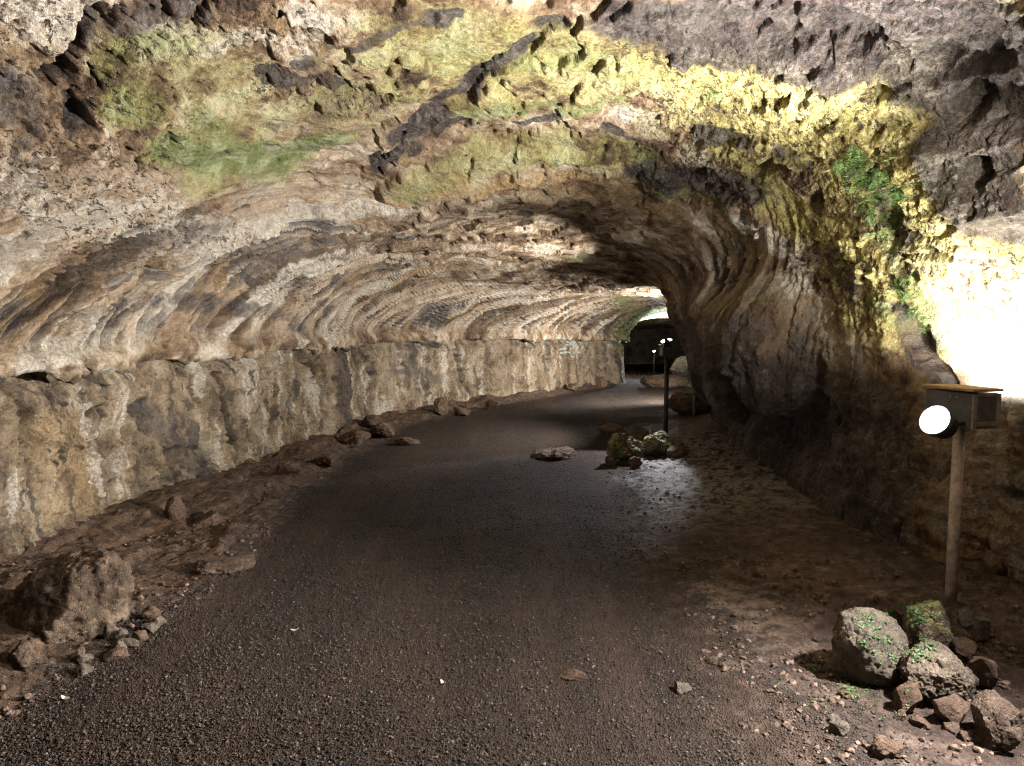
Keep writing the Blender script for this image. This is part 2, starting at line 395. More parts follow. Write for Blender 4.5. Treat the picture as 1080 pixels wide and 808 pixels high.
near = 1 - ss(9, 13, Y)
upper = ss(.02, .35, aL) * (left) 
haunch = 1 - ss(1.0, 2.1, aL)                                      # ribs belong to the haunch, not to the crown
drape = upper * ss(4.6, 6.4, Y + 1.2 * haunch) * (.45 + .5 * haunch) * (1 - ss(.62, .95, (row - rA) / (NB - 1)))
rw = (row >= rB) * (1 - ss(2.5, 3.3, aR)) * ss(5.2, 6.8, Y)
drape = np.maximum(drape, rw * .8).astype(f32)
grey = isA * (.8 + .2 * warp[:, 0])
rough = many([(.55, 1, (0, 80), (60, 120), (120, 190)), (.35, 1, (200, 10), (110, 60)), (.3, .9, (0, 190), (90, 230), (170, 250)), (.25, .9, (230, 30), (290, 20)),
              (.28, 1, (300, 90), (380, 98)), (.25, .8, (200, 230), (250, 270), (330, 310)), (.35, .9, (20, 20), (80, 40)), (.22, .6, (200, 140), (160, 110)),
              (.7, 1, (740, 110), (860, 120), (960, 120)), (.6, 1, (900, 60), (1040, 60)), (.5, 1, (880, 200), (1000, 220), (1060, 250)), (.35, 1, (700, 165), (780, 170)), (.4, 1, (860, 260), (920, 280)),
              (.4, .9, (700, 30), (800, 60)), (.3, .5, (30, 590), (90, 570))], .45)
rough = np.maximum(rough, .2 * isA)
c_top = rA + int(NB * .75)
moss = many([(.5, .55, (440, 30), (540, 40), (660, 50)), (.4, .5, (200, 60), (250, 130)), (.55, .42, (400, 60), (520, 60), (640, 60)), (.4, .45, (240, 120), (380, 120)), (.3, .45, (150, 60), (200, 110)), (.22, 1, (175, 160), (235, 165), (300, 165), (350, 140)), (.16, .8, (215, 120), (235, 140)), (.16, .7, (125, 60), (170, 50)), (.18, .75, (125, 105), (150, 115)),
             (.40, .62, (420, 40), (500, 60)), (.3, .6, (350, 110), (420, 90)), (.24, .62, (430, 190), (520, 155), (600, 140), (690, 155)), (.22, .8, (500, 115), (560, 105), (640, 100)),
             (.25, .7, (560, 60), (620, 40)), (.16, .8, (680, 150), (720, 185), (770, 205)), (.12, .7, (915, 165), (940, 220), (960, 300), (985, 360)), (.2, .6, (300, 180), (200, 185)),
             (.3, .7, (655, 318), (680, 345)), (.9, .95, (668, 346), (676, 342), (686, 340)), (.2, .5, (590, 272), (640, 280)), (.1, .8, (920, 330), (950, 340))], .6)
lich = many([(.45, .55, (500, 70), (600, 60), (700, 70)), (.5, .5, (740, 110), (860, 120), (960, 130), (1040, 200)), (.45, .45, (560, 30), (680, 70)), (.45, .5, (880, 220), (940, 300)), (.36, .95, (745, 85), (830, 100), (900, 125)), (.3, .9, (780, 135), (870, 150)), (.26, .75, (960, 90), (970, 140), (1020, 150)), (.3, 1.0, (900, 175), (1000, 200)),
             (.35, .8, (1000, 240), (1060, 280)), (.25, .7, (960, 150), (1010, 180)), (.28, 1.0, (880, 250), (920, 290)), (.26, .85, (800, 180), (850, 230)), (.2, .55, (570, 80), (700, 75)), (.2, .5, (470, 105), (560, 90)),
             (.3, .5, (600, 20), (680, 60)), (.2, .6, (900, 320), (940, 350))], .55)
ochre = many([(.12, .9, (405, 208), (460, 190), (540, 172), (640, 172)), (.3, .5, (460, 25), (520, 10)), (.16, .7, (280, 30), (320, 40)), (.2, .6, (480, 110), (430, 160)),
              (.14, .5, (250, 345), (240, 300)), (.16, .55, (20, 330), (40, 300)), (.3, .5, (560, 185), (700, 205)), (.2, .6, (420, 300), (480, 280)), (.25, .55, (70, 545), (90, 500), (60, 470)),
              (.4, .7, (1000, 160), (1060, 240))], .6)
pale = many([(.35, .75, (20, 20), (70, 40)), (.18, .8, (120, 45), (200, 50), (270, 35)), (.3, .7, (0, 190), (60, 190), (90, 165)), (.12, .8, (0, 280), (40, 245), (110, 210), (180, 215)),
             (.2, .75, (170, 245), (240, 255), (300, 230)), (.16, .7, (270, 240), (350, 225), (420, 215)), (.14, .7, (30, 385), (80, 375), (110, 350)), (.2, .6, (320, 15), (290, 60)),
             (.13, .6, (300, 385), (330, 330)), (.13, .7, (350, 365), (400, 310), (450, 280)), (.15, .55, (200, 190), (300, 190)), (.16, .8, (790, 230), (850, 260), (850, 300)),
             (.3, .95, (1010, 320), (1075, 320), (1075, 390)), (.2, .6, (1000, 270), (1070, 270)), (.08, .6, (100, 470), (110, 530)), (.2, .5, (240, 265), (310, 255)), (.1, .6, (215, 250), (170, 290))], .5)
dark = many([(.075, .95, (592, 0), (562, 22), (548, 46), (515, 70)), (.12, .95, (515, 70), (492, 92), (462, 108)), (.19, .95, (455, 122), (428, 140)), (.09, .95, (418, 152), (397, 174)), (.10, .9, (440, 150), (475, 132), (490, 128)), (.07, .7, (310, 65), (350, 35), (400, 18), (480, 3)),
             (.10, .75, (280, 85), (340, 80), (400, 98)), (.08, 1, (105, 22), (85, 50), (62, 72)), (.06, .9, (95, 100), (85, 125)), (.15, .6, (0, 90), (40, 110)), (.14, .7, (190, 5), (130, 35)),
             (.34, 1.1, (690, 6), (800, 22), (890, 18)), (.24, 1.1, (740, 45), (850, 55), (920, 40)), (.42, 1.1, (980, 30), (1060, 80)), (.3, 1.1, (1030, 140), (1075, 200)),
             (.06, .9, (540, 127), (600, 125), (690, 145)), (.2, .8, (680, 165), (740, 180), (800, 190)), (.1, .8, (740, 130), (860, 170)), (.14, .6, (880, 270), (905, 300)),
             (.08, .7, (950, 320), (985, 400)), (.12, .6, (930, 180), (970, 240)), (.09, .7, (270, 290), (340, 265), (440, 252), (520, 235)), (.1, .55, (150, 320), (250, 320), (330, 345)),
             (.2, .6, (560, 230), (640, 240), (690, 270)), (.12, .5, (150, 440), (200, 480), (220, 520)), (.1, .5, (230, 430), (250, 470)), (.25, .5, (30, 600), (90, 580)), (.12, .5, (420, 390), (470, 400))], .4)
brownr = many([(.5, .6, (30, 90), (90, 140), (130, 190)), (.3, .5, (60, 260), (150, 280)), (.18, .7, (150, 130), (200, 100), (270, 65)), (.2, .6, (150, 205), (220, 205))], .5)
pale = np.clip(pale - brownr * .5, 0, 1)
vst = fbm(np.stack([P[:, 0] * 1.1, Y * 1.5, P[:, 2] * .5], 1), 1.0, 5, .6, off=131)
dark = np.maximum(dark, isA * .7 * ss(.12, .34, vst)); pale = np.maximum(pale, isA * .62 * ss(.10, .32, -vst))
blot = fbm(P, 1.5, 5, .62, off=151) + .25 * ss(3.8, 2.6, P[:, 0] + 6) 
lft = (row < c_top) * ss(.15, .4, aL) * (1 - ss(4.6, 6.2, Y + .25 * aL))
brn = lft * ss(.0, .3, fbm(P * np.array([1, .7, 1], f32), 1.9, 5, .62, off=231))
dark = np.maximum(dark, lft * .55 * ss(.14, .36, blot)); pale = np.maximum(pale, lft * .62 * ss(.02, .28, -blot)); 
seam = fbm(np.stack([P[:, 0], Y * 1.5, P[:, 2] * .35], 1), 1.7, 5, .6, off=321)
dark = np.maximum(dark, isA * .75 * np.exp(-(seam / .028) ** 2) * ss(-.15, .1, vst))  # dark lines painted in colour where crack shade does not show
vpale = fbm(np.stack([P[:, 0], Y * 3.2, P[:, 2] * .22], 1), 1.6, 4, .6, off=341)
pale = np.maximum(pale, isA * .60 * ss(.10, .34, vpale)); dark = np.maximum(dark, isA * .6 * ss(.14, .32, -vpale))
flowm = fbm(np.stack([q * .9, a_ * .3, zero], 1), 1.4, 4, .6, off=161)
pale = np.maximum(pale, drape * left * .6 * ss(.05, .3, flowm) * (aL < 2.2)); dark = np.maximum(dark, drape * .55 * ss(.10, .36, -flowm))
moss = np.maximum(moss, .5 * ss(-.1, .3, fbm(P, 1.1, 4, .6, off=171)) * (~isA & ~isD) * ss(1.9, 2.8, aL) * ss(1.0, 1.8, aR) * (1 - ss(6.5, 8.5, Y)))
dark = np.where(row > rB, np.maximum(dark, .5 * ss(.05, .3, fbm(P, 1.3, 4, .6, off=181)) * ss(2.6, 2.2, Y) + .35 * ss(1.95, 1.2, Zr) + .55 * ss(5.3, 6.8, Y) * ss(1.5, .6, aR - 1.2) + .62 * (row > rB) * ss(1.4, .9, Zr) * ss(4.3, 5.0, Y)), dark).astype(f32)  # shade of the lower right wall put into its colour

flowP = np.stack([q * 1.7, a_ * np.where(left, .40, .22), np.where(left, 0, 40).astype(f32)], 1)
rib = fbm(flowP, 1, 4, .55, 1, off=2) ; rib2 = fbm(flowP * np.array([2.7, 1.2, 1], f32), 1, 3, .5, 2, off=8)
grv = fbm(flowP * np.array([1.3, .8, 1], f32), 1, 4, .6, 0, off=211)
pale = np.maximum(pale, drape * left * haunch * .85 * ss(.0, .24, rib)); dark = np.maximum(dark, drape * (.62 * np.exp(-(grv / .05) ** 2) + .5 * ss(-.10, -.32, rib)))  # groove shade put into the colour: creases darkened, rib crests paled
# ---------- displacement
dsp = fbm(P, .55, 3, .5, off=5) * .14 + fbm(P, 2.1, 4, .55, off=9) * .065
far_amp = np.clip(1.15 - Y / 45, .5, 1)
dm = np.maximum(drape, .25 * upper)
dsp += dm * np.where(left, .15 + .85 * haunch, .6) * (rib * .34 + rib2 * .06 * np.where(left, haunch, 1) * (1 - .7 * ss(8, 12, Y)) - .10 * np.exp(-(grv / .04) ** 2))
rl = fbm(P, 5.0, 6, .62, 1, off=21); rl2 = fbm(P, 9, 5, .65, 0, off=44); pit = fbm(P, 14, 4, .6, 2, off=13); hole = fbm(P, 4.5, 4, .62, 0, off=203); hole2 = fbm(P, 11, 3, .6, 0, off=207)
dsp += rough * (1 - .35 * lich) * (rl * .075 + rl2 * .06 - np.clip(pit, 0, 1) * .05 - .07 * ss(.24, .40, hole) * np.where(row > rB, .4, 1) - .03 * ss(.24, .38, hole2)) * np.where(row > rB, .62, 1)
dsp += (1 - rough) * (rl2 * .022 + rl * .016)
# shells of lining peeled away: raised sheets with sharp rims
sheet = fbm(P * np.array([.8, .6, .9], f32), 1.0, 5, .6, off=71)
for lv, hgt in ((-.22, .05), (.02, .06), (.2, .05)): dsp += hgt * ss(lv, lv + .035, sheet) * np.where(left, ss(.1, .5, aL), ss(1.5, 2.1, Zr)) * (1 - .5 * drape)
# the ledge of the left wall: lip with broken lower rim, cavities under it
lj = aL + .16 * fbm(np.stack([Y, zero, zero], 1), .9, 4, .6, off=191)
ledge = np.exp(-((lj - .06) / .10) ** 2) * (aL < .6) * left
dsp += ledge * (.07 + .07 * fbm(np.stack([Y * 1.6, aL * 2, zero], 1), 1.3, 4, .6, off=3))
und = np.exp(-((lj + .12) / .085) ** 2) * isA
dsp -= und * (.10 + .55 * np.clip(fbm(np.stack([Y * 2.2, aL, zero], 1), 1.2, 4, .6, off=77) + .12, 0, 1))
# lower wall: blocks and cracks
blk = fbm(P * np.array([1, 1, .8], f32), 1.6, 4, .55, off=88)
crack = np.exp(-(blk / .042) ** 2); crack2 = np.exp(-(fbm(np.stack([P[:, 0], Y * 1.4, P[:, 2] * .45], 1), 1.5, 4, .5, off=99) / .042) ** 2)
lowm = np.maximum(isA, .45 * ss(1.95, 1.4, Zr) * (row > rB)).astype(f32)
dsp -= lowm * (crack * .08 + crack2 * .17) * ss(-.15, .15, fbm(P, 1.1, 3, .5, off=311))
dsp += lowm * (.03 * ss(-.05, .0, blk) + rl2 * .018 + fbm(P * np.array([1, 1, 3.2], f32), 2.2, 4, .6, 2, off=50) * .06 + vst * .16)
# right wall: hanging tongues of lining over a recess
tongue = fbm(np.stack([Y * 1.3, zero, zero], 1), 1.3, 3, .5, off=12)
tip = 1.05 + .62 * tongue + .18 * fbm(np.stack([Y * 4, zero, zero], 1), 1.2, 3, .6, off=14)
over = ss(tip - .04, tip + .03, Zr) * (row > rB) * ss(5.6, 6.6, Y) * (1 - ss(7.8, 9.2, Y)) * (1 - ss(1.5, 2.3, Zr))
rec = (row > rB) * ss(5.4, 6.2, Y) * (1 - ss(9, 10.5, Y)) * (1 - ss(tip - .05, tip + .02, Zr)) * ss(.25, .6, Zr)
dsp += over * .38 - rec * .14
# named features of the lining
dsp -= .22 * many([(.07, 1, (105, 22), (85, 50), (62, 72)), (.05, 1, (95, 100), (85, 125)), (.09, 1, (350, 95), (398, 98)), (.05, .8, (225, 245), (240, 240)), (.05, .7, (150, 295), (160, 290))], .5)
dsp -= .26 * many([(.06, 1, (485, 372), (487, 402)), (.04, 1, (102, 396), (108, 418)), (.04, .9, (140, 428), (152, 450)), (.05, .8, (235, 395), (245, 470)), (.04, .9, (295, 400), (297, 420)), (.07, .9, (330, 370), (336, 378)), (.05, .8, (380, 372), (384, 396)), (.05, .8, (60, 400), (80, 396)), (.05, .7, (190, 392), (215, 390)),
                   (.03, 1, (595, 365), (592, 375)), (.1, .8, (440, 355), (455, 358))], .5)
dsp -= .10 * many([(.03, 1, (398, 178), (394, 170), (430, 135)), (.022, 1, (405, 215), (430, 213), (520, 185)), (.03, 1, (880, 5), (930, 30), (965, 50)), (.03, .8, (560, 130), (690, 148))], .5)
dsp += .09 * many([(.28, 1, (430, 195), (520, 165), (620, 158), (700, 178))], .12) - .05 * many([(.12, 1, (400, 168), (430, 138)), (.15, 1, (430, 138), (480, 100)), (.09, 1, (480, 100), (545, 50), (590, 4))], .2)
dsp += .07 * many([(.22, 1, (280, 250), (360, 235), (440, 228))], .12) + .06 * many([(.2, 1, (330, 285), (400, 270), (480, 262))], .12)
dsp -= .13 * many([(.16, 1, (820, 30), (870, 18), (905, 40)), (.12, 1, (1010, 45), (1045, 35)), (.08, 1, (1025, 100), (1035, 90)), (.07, 1, (1060, 170), (1068, 185)), (.07, .8, (860, 205), (870, 200)), (.06, .8, (800, 170), (830, 170)),
                   (.08, .8, (890, 255), (895, 280)), (.06, .6, (1050, 250), (1055, 280)), (.06, .7, (930, 90), (920, 80))], .5)
smoothw = many([(.36, 1, (1000, 360), (1075, 360), (1078, 310))], .25)
dsp = dsp * (1 - .8 * smoothw) 
dsp += .06 * many([(.30, 1, (1010, 180), (1070, 200), (1070, 250))], .3) * rough
dsp -= .12 * many([(.045, 1, (945, 300), (965, 345), (990, 400)), (.03, .8, (893, 480), (890, 560))], .4)
fis = fbm(P * np.array([1, .8, 1.2], f32), 1.25, 5, .62, off=241)
dsp -= lft * (.12 * np.exp(-(fis / .022) ** 2) * ss(-.1, .2, blot) + .05 * brn)
dsp *= far_amp
P2 = (P + N.reshape(-1, 3).astype(f32) * dsp[:, None]).astype(f32)

ROCK = cave_material()
def quads(nr, nc):
    i = np.arange(nr * nc, dtype=np.int32).reshape(nr, nc)
    return np.stack([i[:-1, :-1], i[1:, :-1], i[1:, 1:], i[:-1, 1:]], 2).reshape(-1, 4)
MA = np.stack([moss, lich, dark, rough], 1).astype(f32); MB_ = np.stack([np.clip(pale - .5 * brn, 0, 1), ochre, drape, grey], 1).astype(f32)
def add_attr(me, name, A):
    a = me.attributes.new(name, 'FLOAT_COLOR', 'POINT'); a.data.foreach_set('color', np.ascontiguousarray(A, f32).ravel())
def tube_part(name, c0, c1):
    sel = np.s_[:, c0:c1]; n = c1 - c0
    o = mesh_np(name, P2.reshape(ND, NTT, 3)[sel].reshape(-1, 3), quads(ND, n), ROCK)
    me = o.data
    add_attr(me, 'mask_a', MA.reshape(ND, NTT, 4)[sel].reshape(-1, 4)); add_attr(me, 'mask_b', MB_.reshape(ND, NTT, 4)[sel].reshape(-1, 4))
    uvv = np.stack([q, a_], 1).reshape(ND, NTT, 2)[sel].reshape(-1, 2)
    li = np.empty(len(me.loops), np.int32); me.loops.foreach_get('vertex_index', li)
    uv = me.uv_layers.new(name='flow'); uv.data.foreach_set('uv', uvv[li].astype(f32).ravel())
    return tag(o, kind='structure')
c1, c2 = NA + int(NB * .42), rB + int(NC_ * .60)
tube_part('wall_left', 0, c1 + 1); tube_part('ceiling', c1, c2 + 1); tube_part('wall_right', c2, NTT)
# the bend where the tube goes out of sight
sec = P2.reshape(ND, NTT, 3)[-1]
k = sec[::4]; cen = np.array([8, 42.6, -1.6]); ring = [k + (cen - k) * s for s in np.linspace(0, 1, 14)]
EV = np.concatenate(ring); EV[:, 1] += fbm(EV, .6, 4, .6) * .5 * (np.repeat(np.linspace(0, 1, 14), len(k)) > 0)
o = tag(mesh_np('wall_end', EV, quads(14, len(k)), ROCK), kind='structure')
print('tube', ND, NTT, round(time.time() - T0, 1))

# ------------------------------------------------------------------ floor
def path_edges(y):
    l = np.interp(y, [-9, 2.5, 3.1, 4.0, 4.7, 7.2, 9.5, 11.2, 13, 16, 20, 25, 42], [-1.9, -1.95, -1.95, -1.75, -1.72, -1.85, -1.72, -1.5, -.7, .95, 2.9, 4.0, 5])
    r = np.interp(y, [-9, 2.6, 4.1, 4.9, 6.5, 8.2, 10, 13, 16, 20, 25, 42], [1.1, .95, .8, .75, .85, 1.02, 1.5, 2.5, 4.6, 6.6, 8.2, 11])
    return l, r
def floor_fields(Q):
    Q = np.asarray(Q, f32); x, y = Q[:, 0], Q[:, 1]; l, r = path_edges(y); zf = key(8, np.clip(y, -9, 42)).astype(f32)
    p2 = np.stack([x, y, zero[:1].repeat(len(x))], 1)
    e = fbm(p2, 1.6, 5, .62, off=6) * .34
    lm = ss(-.16, .36, l - x + e); rm = ss(-.35, .8, x - r + e * 1.5)
    xl = key(1, np.clip(y, -9, 42)).astype(f32)
    up = np.clip((l - x) / np.maximum(l - xl, .3), 0, 1.2)
    st = up * .13 + fbm(p2 * np.array([1, .45, 1], f32), 1.5, 4, .5, off=40) * .13 * lm
    kq = st / .065; stair = (np.floor(kq) + ss(.72, 1, kq - np.floor(kq))) * .065
    z = zf + lm * (.6 * stair + .4 * st + .015)
    xr = key(7, np.clip(y, -9, 42)).astype(f32)
    z += rm * (.03 + .10 * ss(.4, 1.0, (x - r) / np.maximum(xr - r, .3)))
    z += fbm(p2, .7, 3, .5, off=3) * .035
    rock = ss(.05, .3, np.minimum(x - r, 3 - x)) * ss(5.2, 6.6, y) * (1 - ss(9, 11, y))
    rr = fbm(p2, 3.5, 4, .6, 2, off=70)
    z += rock * rr * .05
    return z, lm, rm, rock, e
def gz(x, y): return float(floor_fields(np.array([[x, y, 0]], f32))[0][0])
yr = list(np.linspace(-9, 1.9, 45)); y = 1.9
while y < 42: y += max(.008, y * y / 1150); yr.append(min(y, 42))
yr = np.array(yr); NY, NU = len(yr), 900
u = np.linspace(0, 1, NU)
FL, FR = key(1, yr) - .35, key(7, yr) + .4
Qx = FL[:, None] + (FR - FL)[:, None] * u[None]
Q = np.stack([Qx, np.repeat(yr[:, None], NU, 1), np.zeros_like(Qx)], 2).reshape(-1, 3).astype(f32)
z, lm, rm, rockm, e = floor_fields(Q)
isp = (lm < .5) & (rm < .45)
nz1 = fbm(Q, 18, 4, .65, off=1); nz2 = fbm(Q, 38, 3, .6, 1, off=5)
z += np.where(isp, nz2 * .008 + nz1 * .007, nz1 * .016 + fbm(Q, 6, 5, .6, 2, off=9) * .022 * np.maximum(lm, .5))
Q[:, 2] = z
path_m = ground_material('gravel_path', True); dirt_m = ground_material('dirt', False)
F = quads(NY, NU); fp = isp[F].sum(1) >= 2
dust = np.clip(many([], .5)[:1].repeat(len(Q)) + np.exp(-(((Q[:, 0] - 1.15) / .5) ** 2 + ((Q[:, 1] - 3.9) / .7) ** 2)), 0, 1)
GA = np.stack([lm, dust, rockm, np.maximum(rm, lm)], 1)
def floor_part(name, Fs, mat):
    used = np.unique(Fs); mp = np.zeros(len(Q), np.int32); mp[used] = np.arange(len(used), dtype=np.int32)
    o = mesh_np(name, Q[used], mp[Fs], mat); add_attr(o.data, 'mask_a', GA[used]); return tag(o, kind='structure')
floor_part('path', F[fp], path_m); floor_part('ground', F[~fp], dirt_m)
def floor_z(x, y):
    i = int(np.clip(np.searchsorted(yr, y), 1, NY - 1)); j = int(np.clip((x - FL[i]) / (FR[i] - FL[i]) * (NU - 1), 0, NU - 1))
    return float(Q[i * NU + j, 2])
print('floor', NY, NU, round(time.time() - T0, 1))

# ------------------------------------------------------------------ stones
def ico(sub):
    bm = bmesh.new(); bmesh.ops.create_icosphere(bm, subdivisions=sub, radius=1)
    V = np.array([v.co[:] for v in bm.verts], f32); Fc = np.array([[v.index for v in f.verts] for f in bm.faces], np.int32); bm.free(); return V, Fc
ICO = {s: ico(s) for s in (1, 2, 4, 5, 6)}
def stone_shape(seed, sub, size, cuts=9, cutdepth=.72, lump=.16, fine=.085, squash=None, rot=(0, 0, 0)):
    from mathutils import Euler
    rg = np.random.default_rng(seed); V, Fc = ICO[sub]; V = V.copy()
    nrm = rg.normal(size=(cuts, 3)); nrm /= np.linalg.norm(nrm, axis=1)[:, None]
    for n in nrm:
        h = cutdepth + rg.random() * .22; dd = V @ n.astype(f32) - h
        V -= np.clip(dd, 0, None)[:, None] * n.astype(f32)[None] * .93
    o = float(seed * 3.7 % 97)
    Dn = V / (np.linalg.norm(V, axis=1)[:, None] + 1e-6)
    V = V + Dn * (fbm(V, 1.3, 3, .5, off=o) * lump)[:, None]
    if sub > 2: V = V + Dn * (fbm(V, 3.4, 6, .66, off=o + 5) * fine * 1.35 + fbm(V, 9, 4, .62, 2, off=o + 9) * fine * .7 - .6 * fine * ss(.22, .34, fbm(V, 7, 3, .6, off=o + 21)))[:, None]
    V = V * np.array(size, f32) * .5
    M = np.array(Euler([R(a) for a in rot]).to_matrix(), f32)
    return V @ M.T, Fc
def seat(px, py):
    zz = .03
    for _ in range(6):
        p = on_floor(px, py, zz); zz = .5 * zz + .5 * floor_z(p[0], p[1])
    return p
def stone(name, label, cat, px, base_py, wpx, hpx, mat, seed, depth=1.0, group=None, lift=0.0, rot=(0, 0, 0), sub=5, sink=.14, dd=0.0, x=None, **kw):
    """a rock whose foot is seen at (px, base_py) and which shows wpx by hpx"""
    p = seat(px, base_py)
    d_ = p[1] + dd; sc = d_ / FPX; w_, h_ = wpx * sc, hpx * sc
    V, Fc = stone_shape(seed, sub, (w_, w_ * depth, h_ * 1.08), rot=rot, **kw)
    V[:, 2] -= V[:, 2].min()
    o = mesh_np(name, V, Fc, mat)
    y0 = d_ + w_ * depth * .30; xx = (px - 540) / FPX * y0
    o.location = (xx, y0, floor_z(xx, y0) - h_ * sink + lift)
    return tag(o, label, cat, group)
brown_rock = stone_material('brown_lava', (.05, .032, .024), (.125, .08, .055), (.24, .165, .115))
tan_rock = stone_material('tan_boulder', (.06, .047, .036), (.16, .125, .095), (.36, .30, .235), scale=9)
grey_rock = stone_material('grey_vesicular', (.05, .04, .033), (.14, .115, .09), (.30, .25, .195), (.10, .13, .05), .18, scale=10)
mossy_rock = stone_material('mossy_boulder', (.05, .04, .03), (.13, .10, .07), (.24, .19, .13), (.25, .24, .10), .62, scale=9)
pale_rock = stone_material('pale_stone', (.09, .08, .07), (.19, .175, .155), (.34, .32, .29), (.12, .16, .07), .2, scale=12)
red_rock = stone_material('reddish_scoria', (.05, .034, .026), (.125, .086, .064), (.27, .20, .155), scale=11)
slab_rock = stone_material('crusted_slab', (.035, .023, .016), (.09, .06, .041), (.30, .225, .16), scale=6)
GB = 'boulders heaped around the foot of the near lamp post'
big = stone('boulder', 'large grey egg-shaped boulder with tiny green plants, leaning over its dark shadow', 'boulder', 929, 724, 80, 84, grey_rock, 11, .9, GB, rot=(0, -24, 10), cuts=6, cutdepth=.82, lump=.18, fine=.07, sub=6)
stone('boulder', 'broad tan boulder with a ridged face in front of the lamp post heap', 'boulder', 1013, 750, 98, 74, tan_rock, 24, .85, GB, rot=(8, 10, 30), cuts=11, cutdepth=.56, lump=.2, fine=.10, sub=6, sink=.2)
stone('boulder', 'olive moss-capped boulder on top of the heap under the lamp pole', 'boulder', 996, 698, 66, 64, mossy_rock, 33, .8, GB, rot=(0, 12, 50), cuts=11, cutdepth=.56, fine=.07, sub=6, sink=.0)
stone('boulder', 'small whitish grey stone perched right of the moss-capped boulder', 'stone', 1034, 696, 28, 24, pale_rock, 41, .9, GB, sink=0, lift=.10, dd=.06, cuts=13, cutdepth=.48, fine=.05)
stone('boulder', 'small brown stone squeezed below the whitish grey stone', 'stone', 1031, 703, 32, 26, brown_rock, 43, .9, GB, sink=0, lift=.03, cuts=13, cutdepth=.48, fine=.05)
stone('boulder', 'long brown rock sloping down the right side of the heap', 'boulder', 1054, 730, 34, 62, brown_rock, 47, 1.2, GB, rot=(20, -28, 0), cuts=13, cutdepth=.5, fine=.05, sink=.1)
stone('boulder', 'pitted rust brown boulder cut by the right edge of the view', 'boulder', 1076, 788, 62, 64, red_rock, 53, .9, GB, rot=(0, 10, 15), cuts=12, cutdepth=.58, fine=.08, sub=6)
stone('boulder', 'small round rusty rock lying against the pitted boulder', 'stone', 1092, 790, 26, 32, red_rock, 59, .9, GB, dd=-.06, lift=.03, cuts=13, cutdepth=.48, fine=.05)
stone('boulder', 'squat dark rock wedged between the egg-shaped and the broad tan boulder', 'boulder', 974, 756, 40, 42, brown_rock, 61, .9, GB, cuts=13, cutdepth=.48, fine=.05, rot=(0, 15, 0))
stone('boulder', 'low shaded rock under the broad tan boulder', 'boulder', 1022, 770, 52, 34, brown_rock, 67, .8, GB, cuts=13, cutdepth=.48, fine=.05)
stone('boulder', 'small reddish rock peeking out behind the egg-shaped boulder', 'stone', 956, 676, 26, 28, red_rock, 71, .9, GB, dd=.12, cuts=13, cutdepth=.48, fine=.05)
stone('boulder', 'pinkish rounded stone just showing over the egg-shaped boulder', 'stone', 916, 668, 26, 26, red_rock, 73, .9, GB, dd=.12, cuts=6)
bm = bmesh.new(); bm_box(bm, (0, 0, .05), (.05, .06, .10), .004)
blk_o = tag(obj('stone_block', bm, pale_rock), 'small squared stone block standing in the dark right of the lamp pole', 'stone block'); p = seat(1049, 684); blk_o.location = (p[0], p[1] + .1, floor_z(p[0], p[1] + .1) - .0)
# left side
tilt = thing('rock_slab', 'big tilted brown rock slab with pale crusted edge against left wall foot', 'rock slab')
bm = bmesh.new()
for c in [(-.46, .02, .0), (-.42, -.06, .10), (.10, .10, .40), (.19, -.03, .39), (.28, .02, .31), (.27, -.10, .08), (.24, .2, .0), (.0, -.25, -.02), (.02, -.23, .08), (.10, -.16, .24), (.18, -.16, .0), (-.1, .25, .0), (-.2, -.16, -.02), (-.14, .08, .34), (-.2, -.08, .26)]:
    bm.verts.new(c)
hl = bmesh.ops.convex_hull(bm, input=bm.verts)
bmesh.ops.delete(bm, geom=[v for v in bm.verts if not v.link_faces], context='VERTS')
for _ in range(6): bmesh.ops.subdivide_edges(bm, edges=[e for e in bm.edges if e.calc_length() > .02], cuts=1, use_grid_fill=True)
bmesh.ops.triangulate(bm, faces=bm.faces)
for _ in range(2): bmesh.ops.smooth_vert(bm, verts=bm.verts, factor=.5, use_axis_x=True, use_axis_y=True, use_axis_z=True)
bm.normal_update()
V = np.array([v.co[:] for v in bm.verts], f32); Nn = np.array([v.normal[:] for v in bm.verts], f32)
V = V + Nn * (fbm(V, 4, 6, .66, off=3) * .08 + fbm(V, 13, 4, .65, 2, off=8) * .03)[:, None]
Fc = np.array([[v.index for v in f.verts] for f in bm.faces], np.int32); bm.free()
p = seat(52, 672); s_ = mesh_np('slab_body', V, Fc, slab_rock, tilt); tilt.location = (p[0], p[1] + .2, floor_z(p[0], p[1] + .1) - .03)
GL = 'broken rocks along the foot of the left wall'
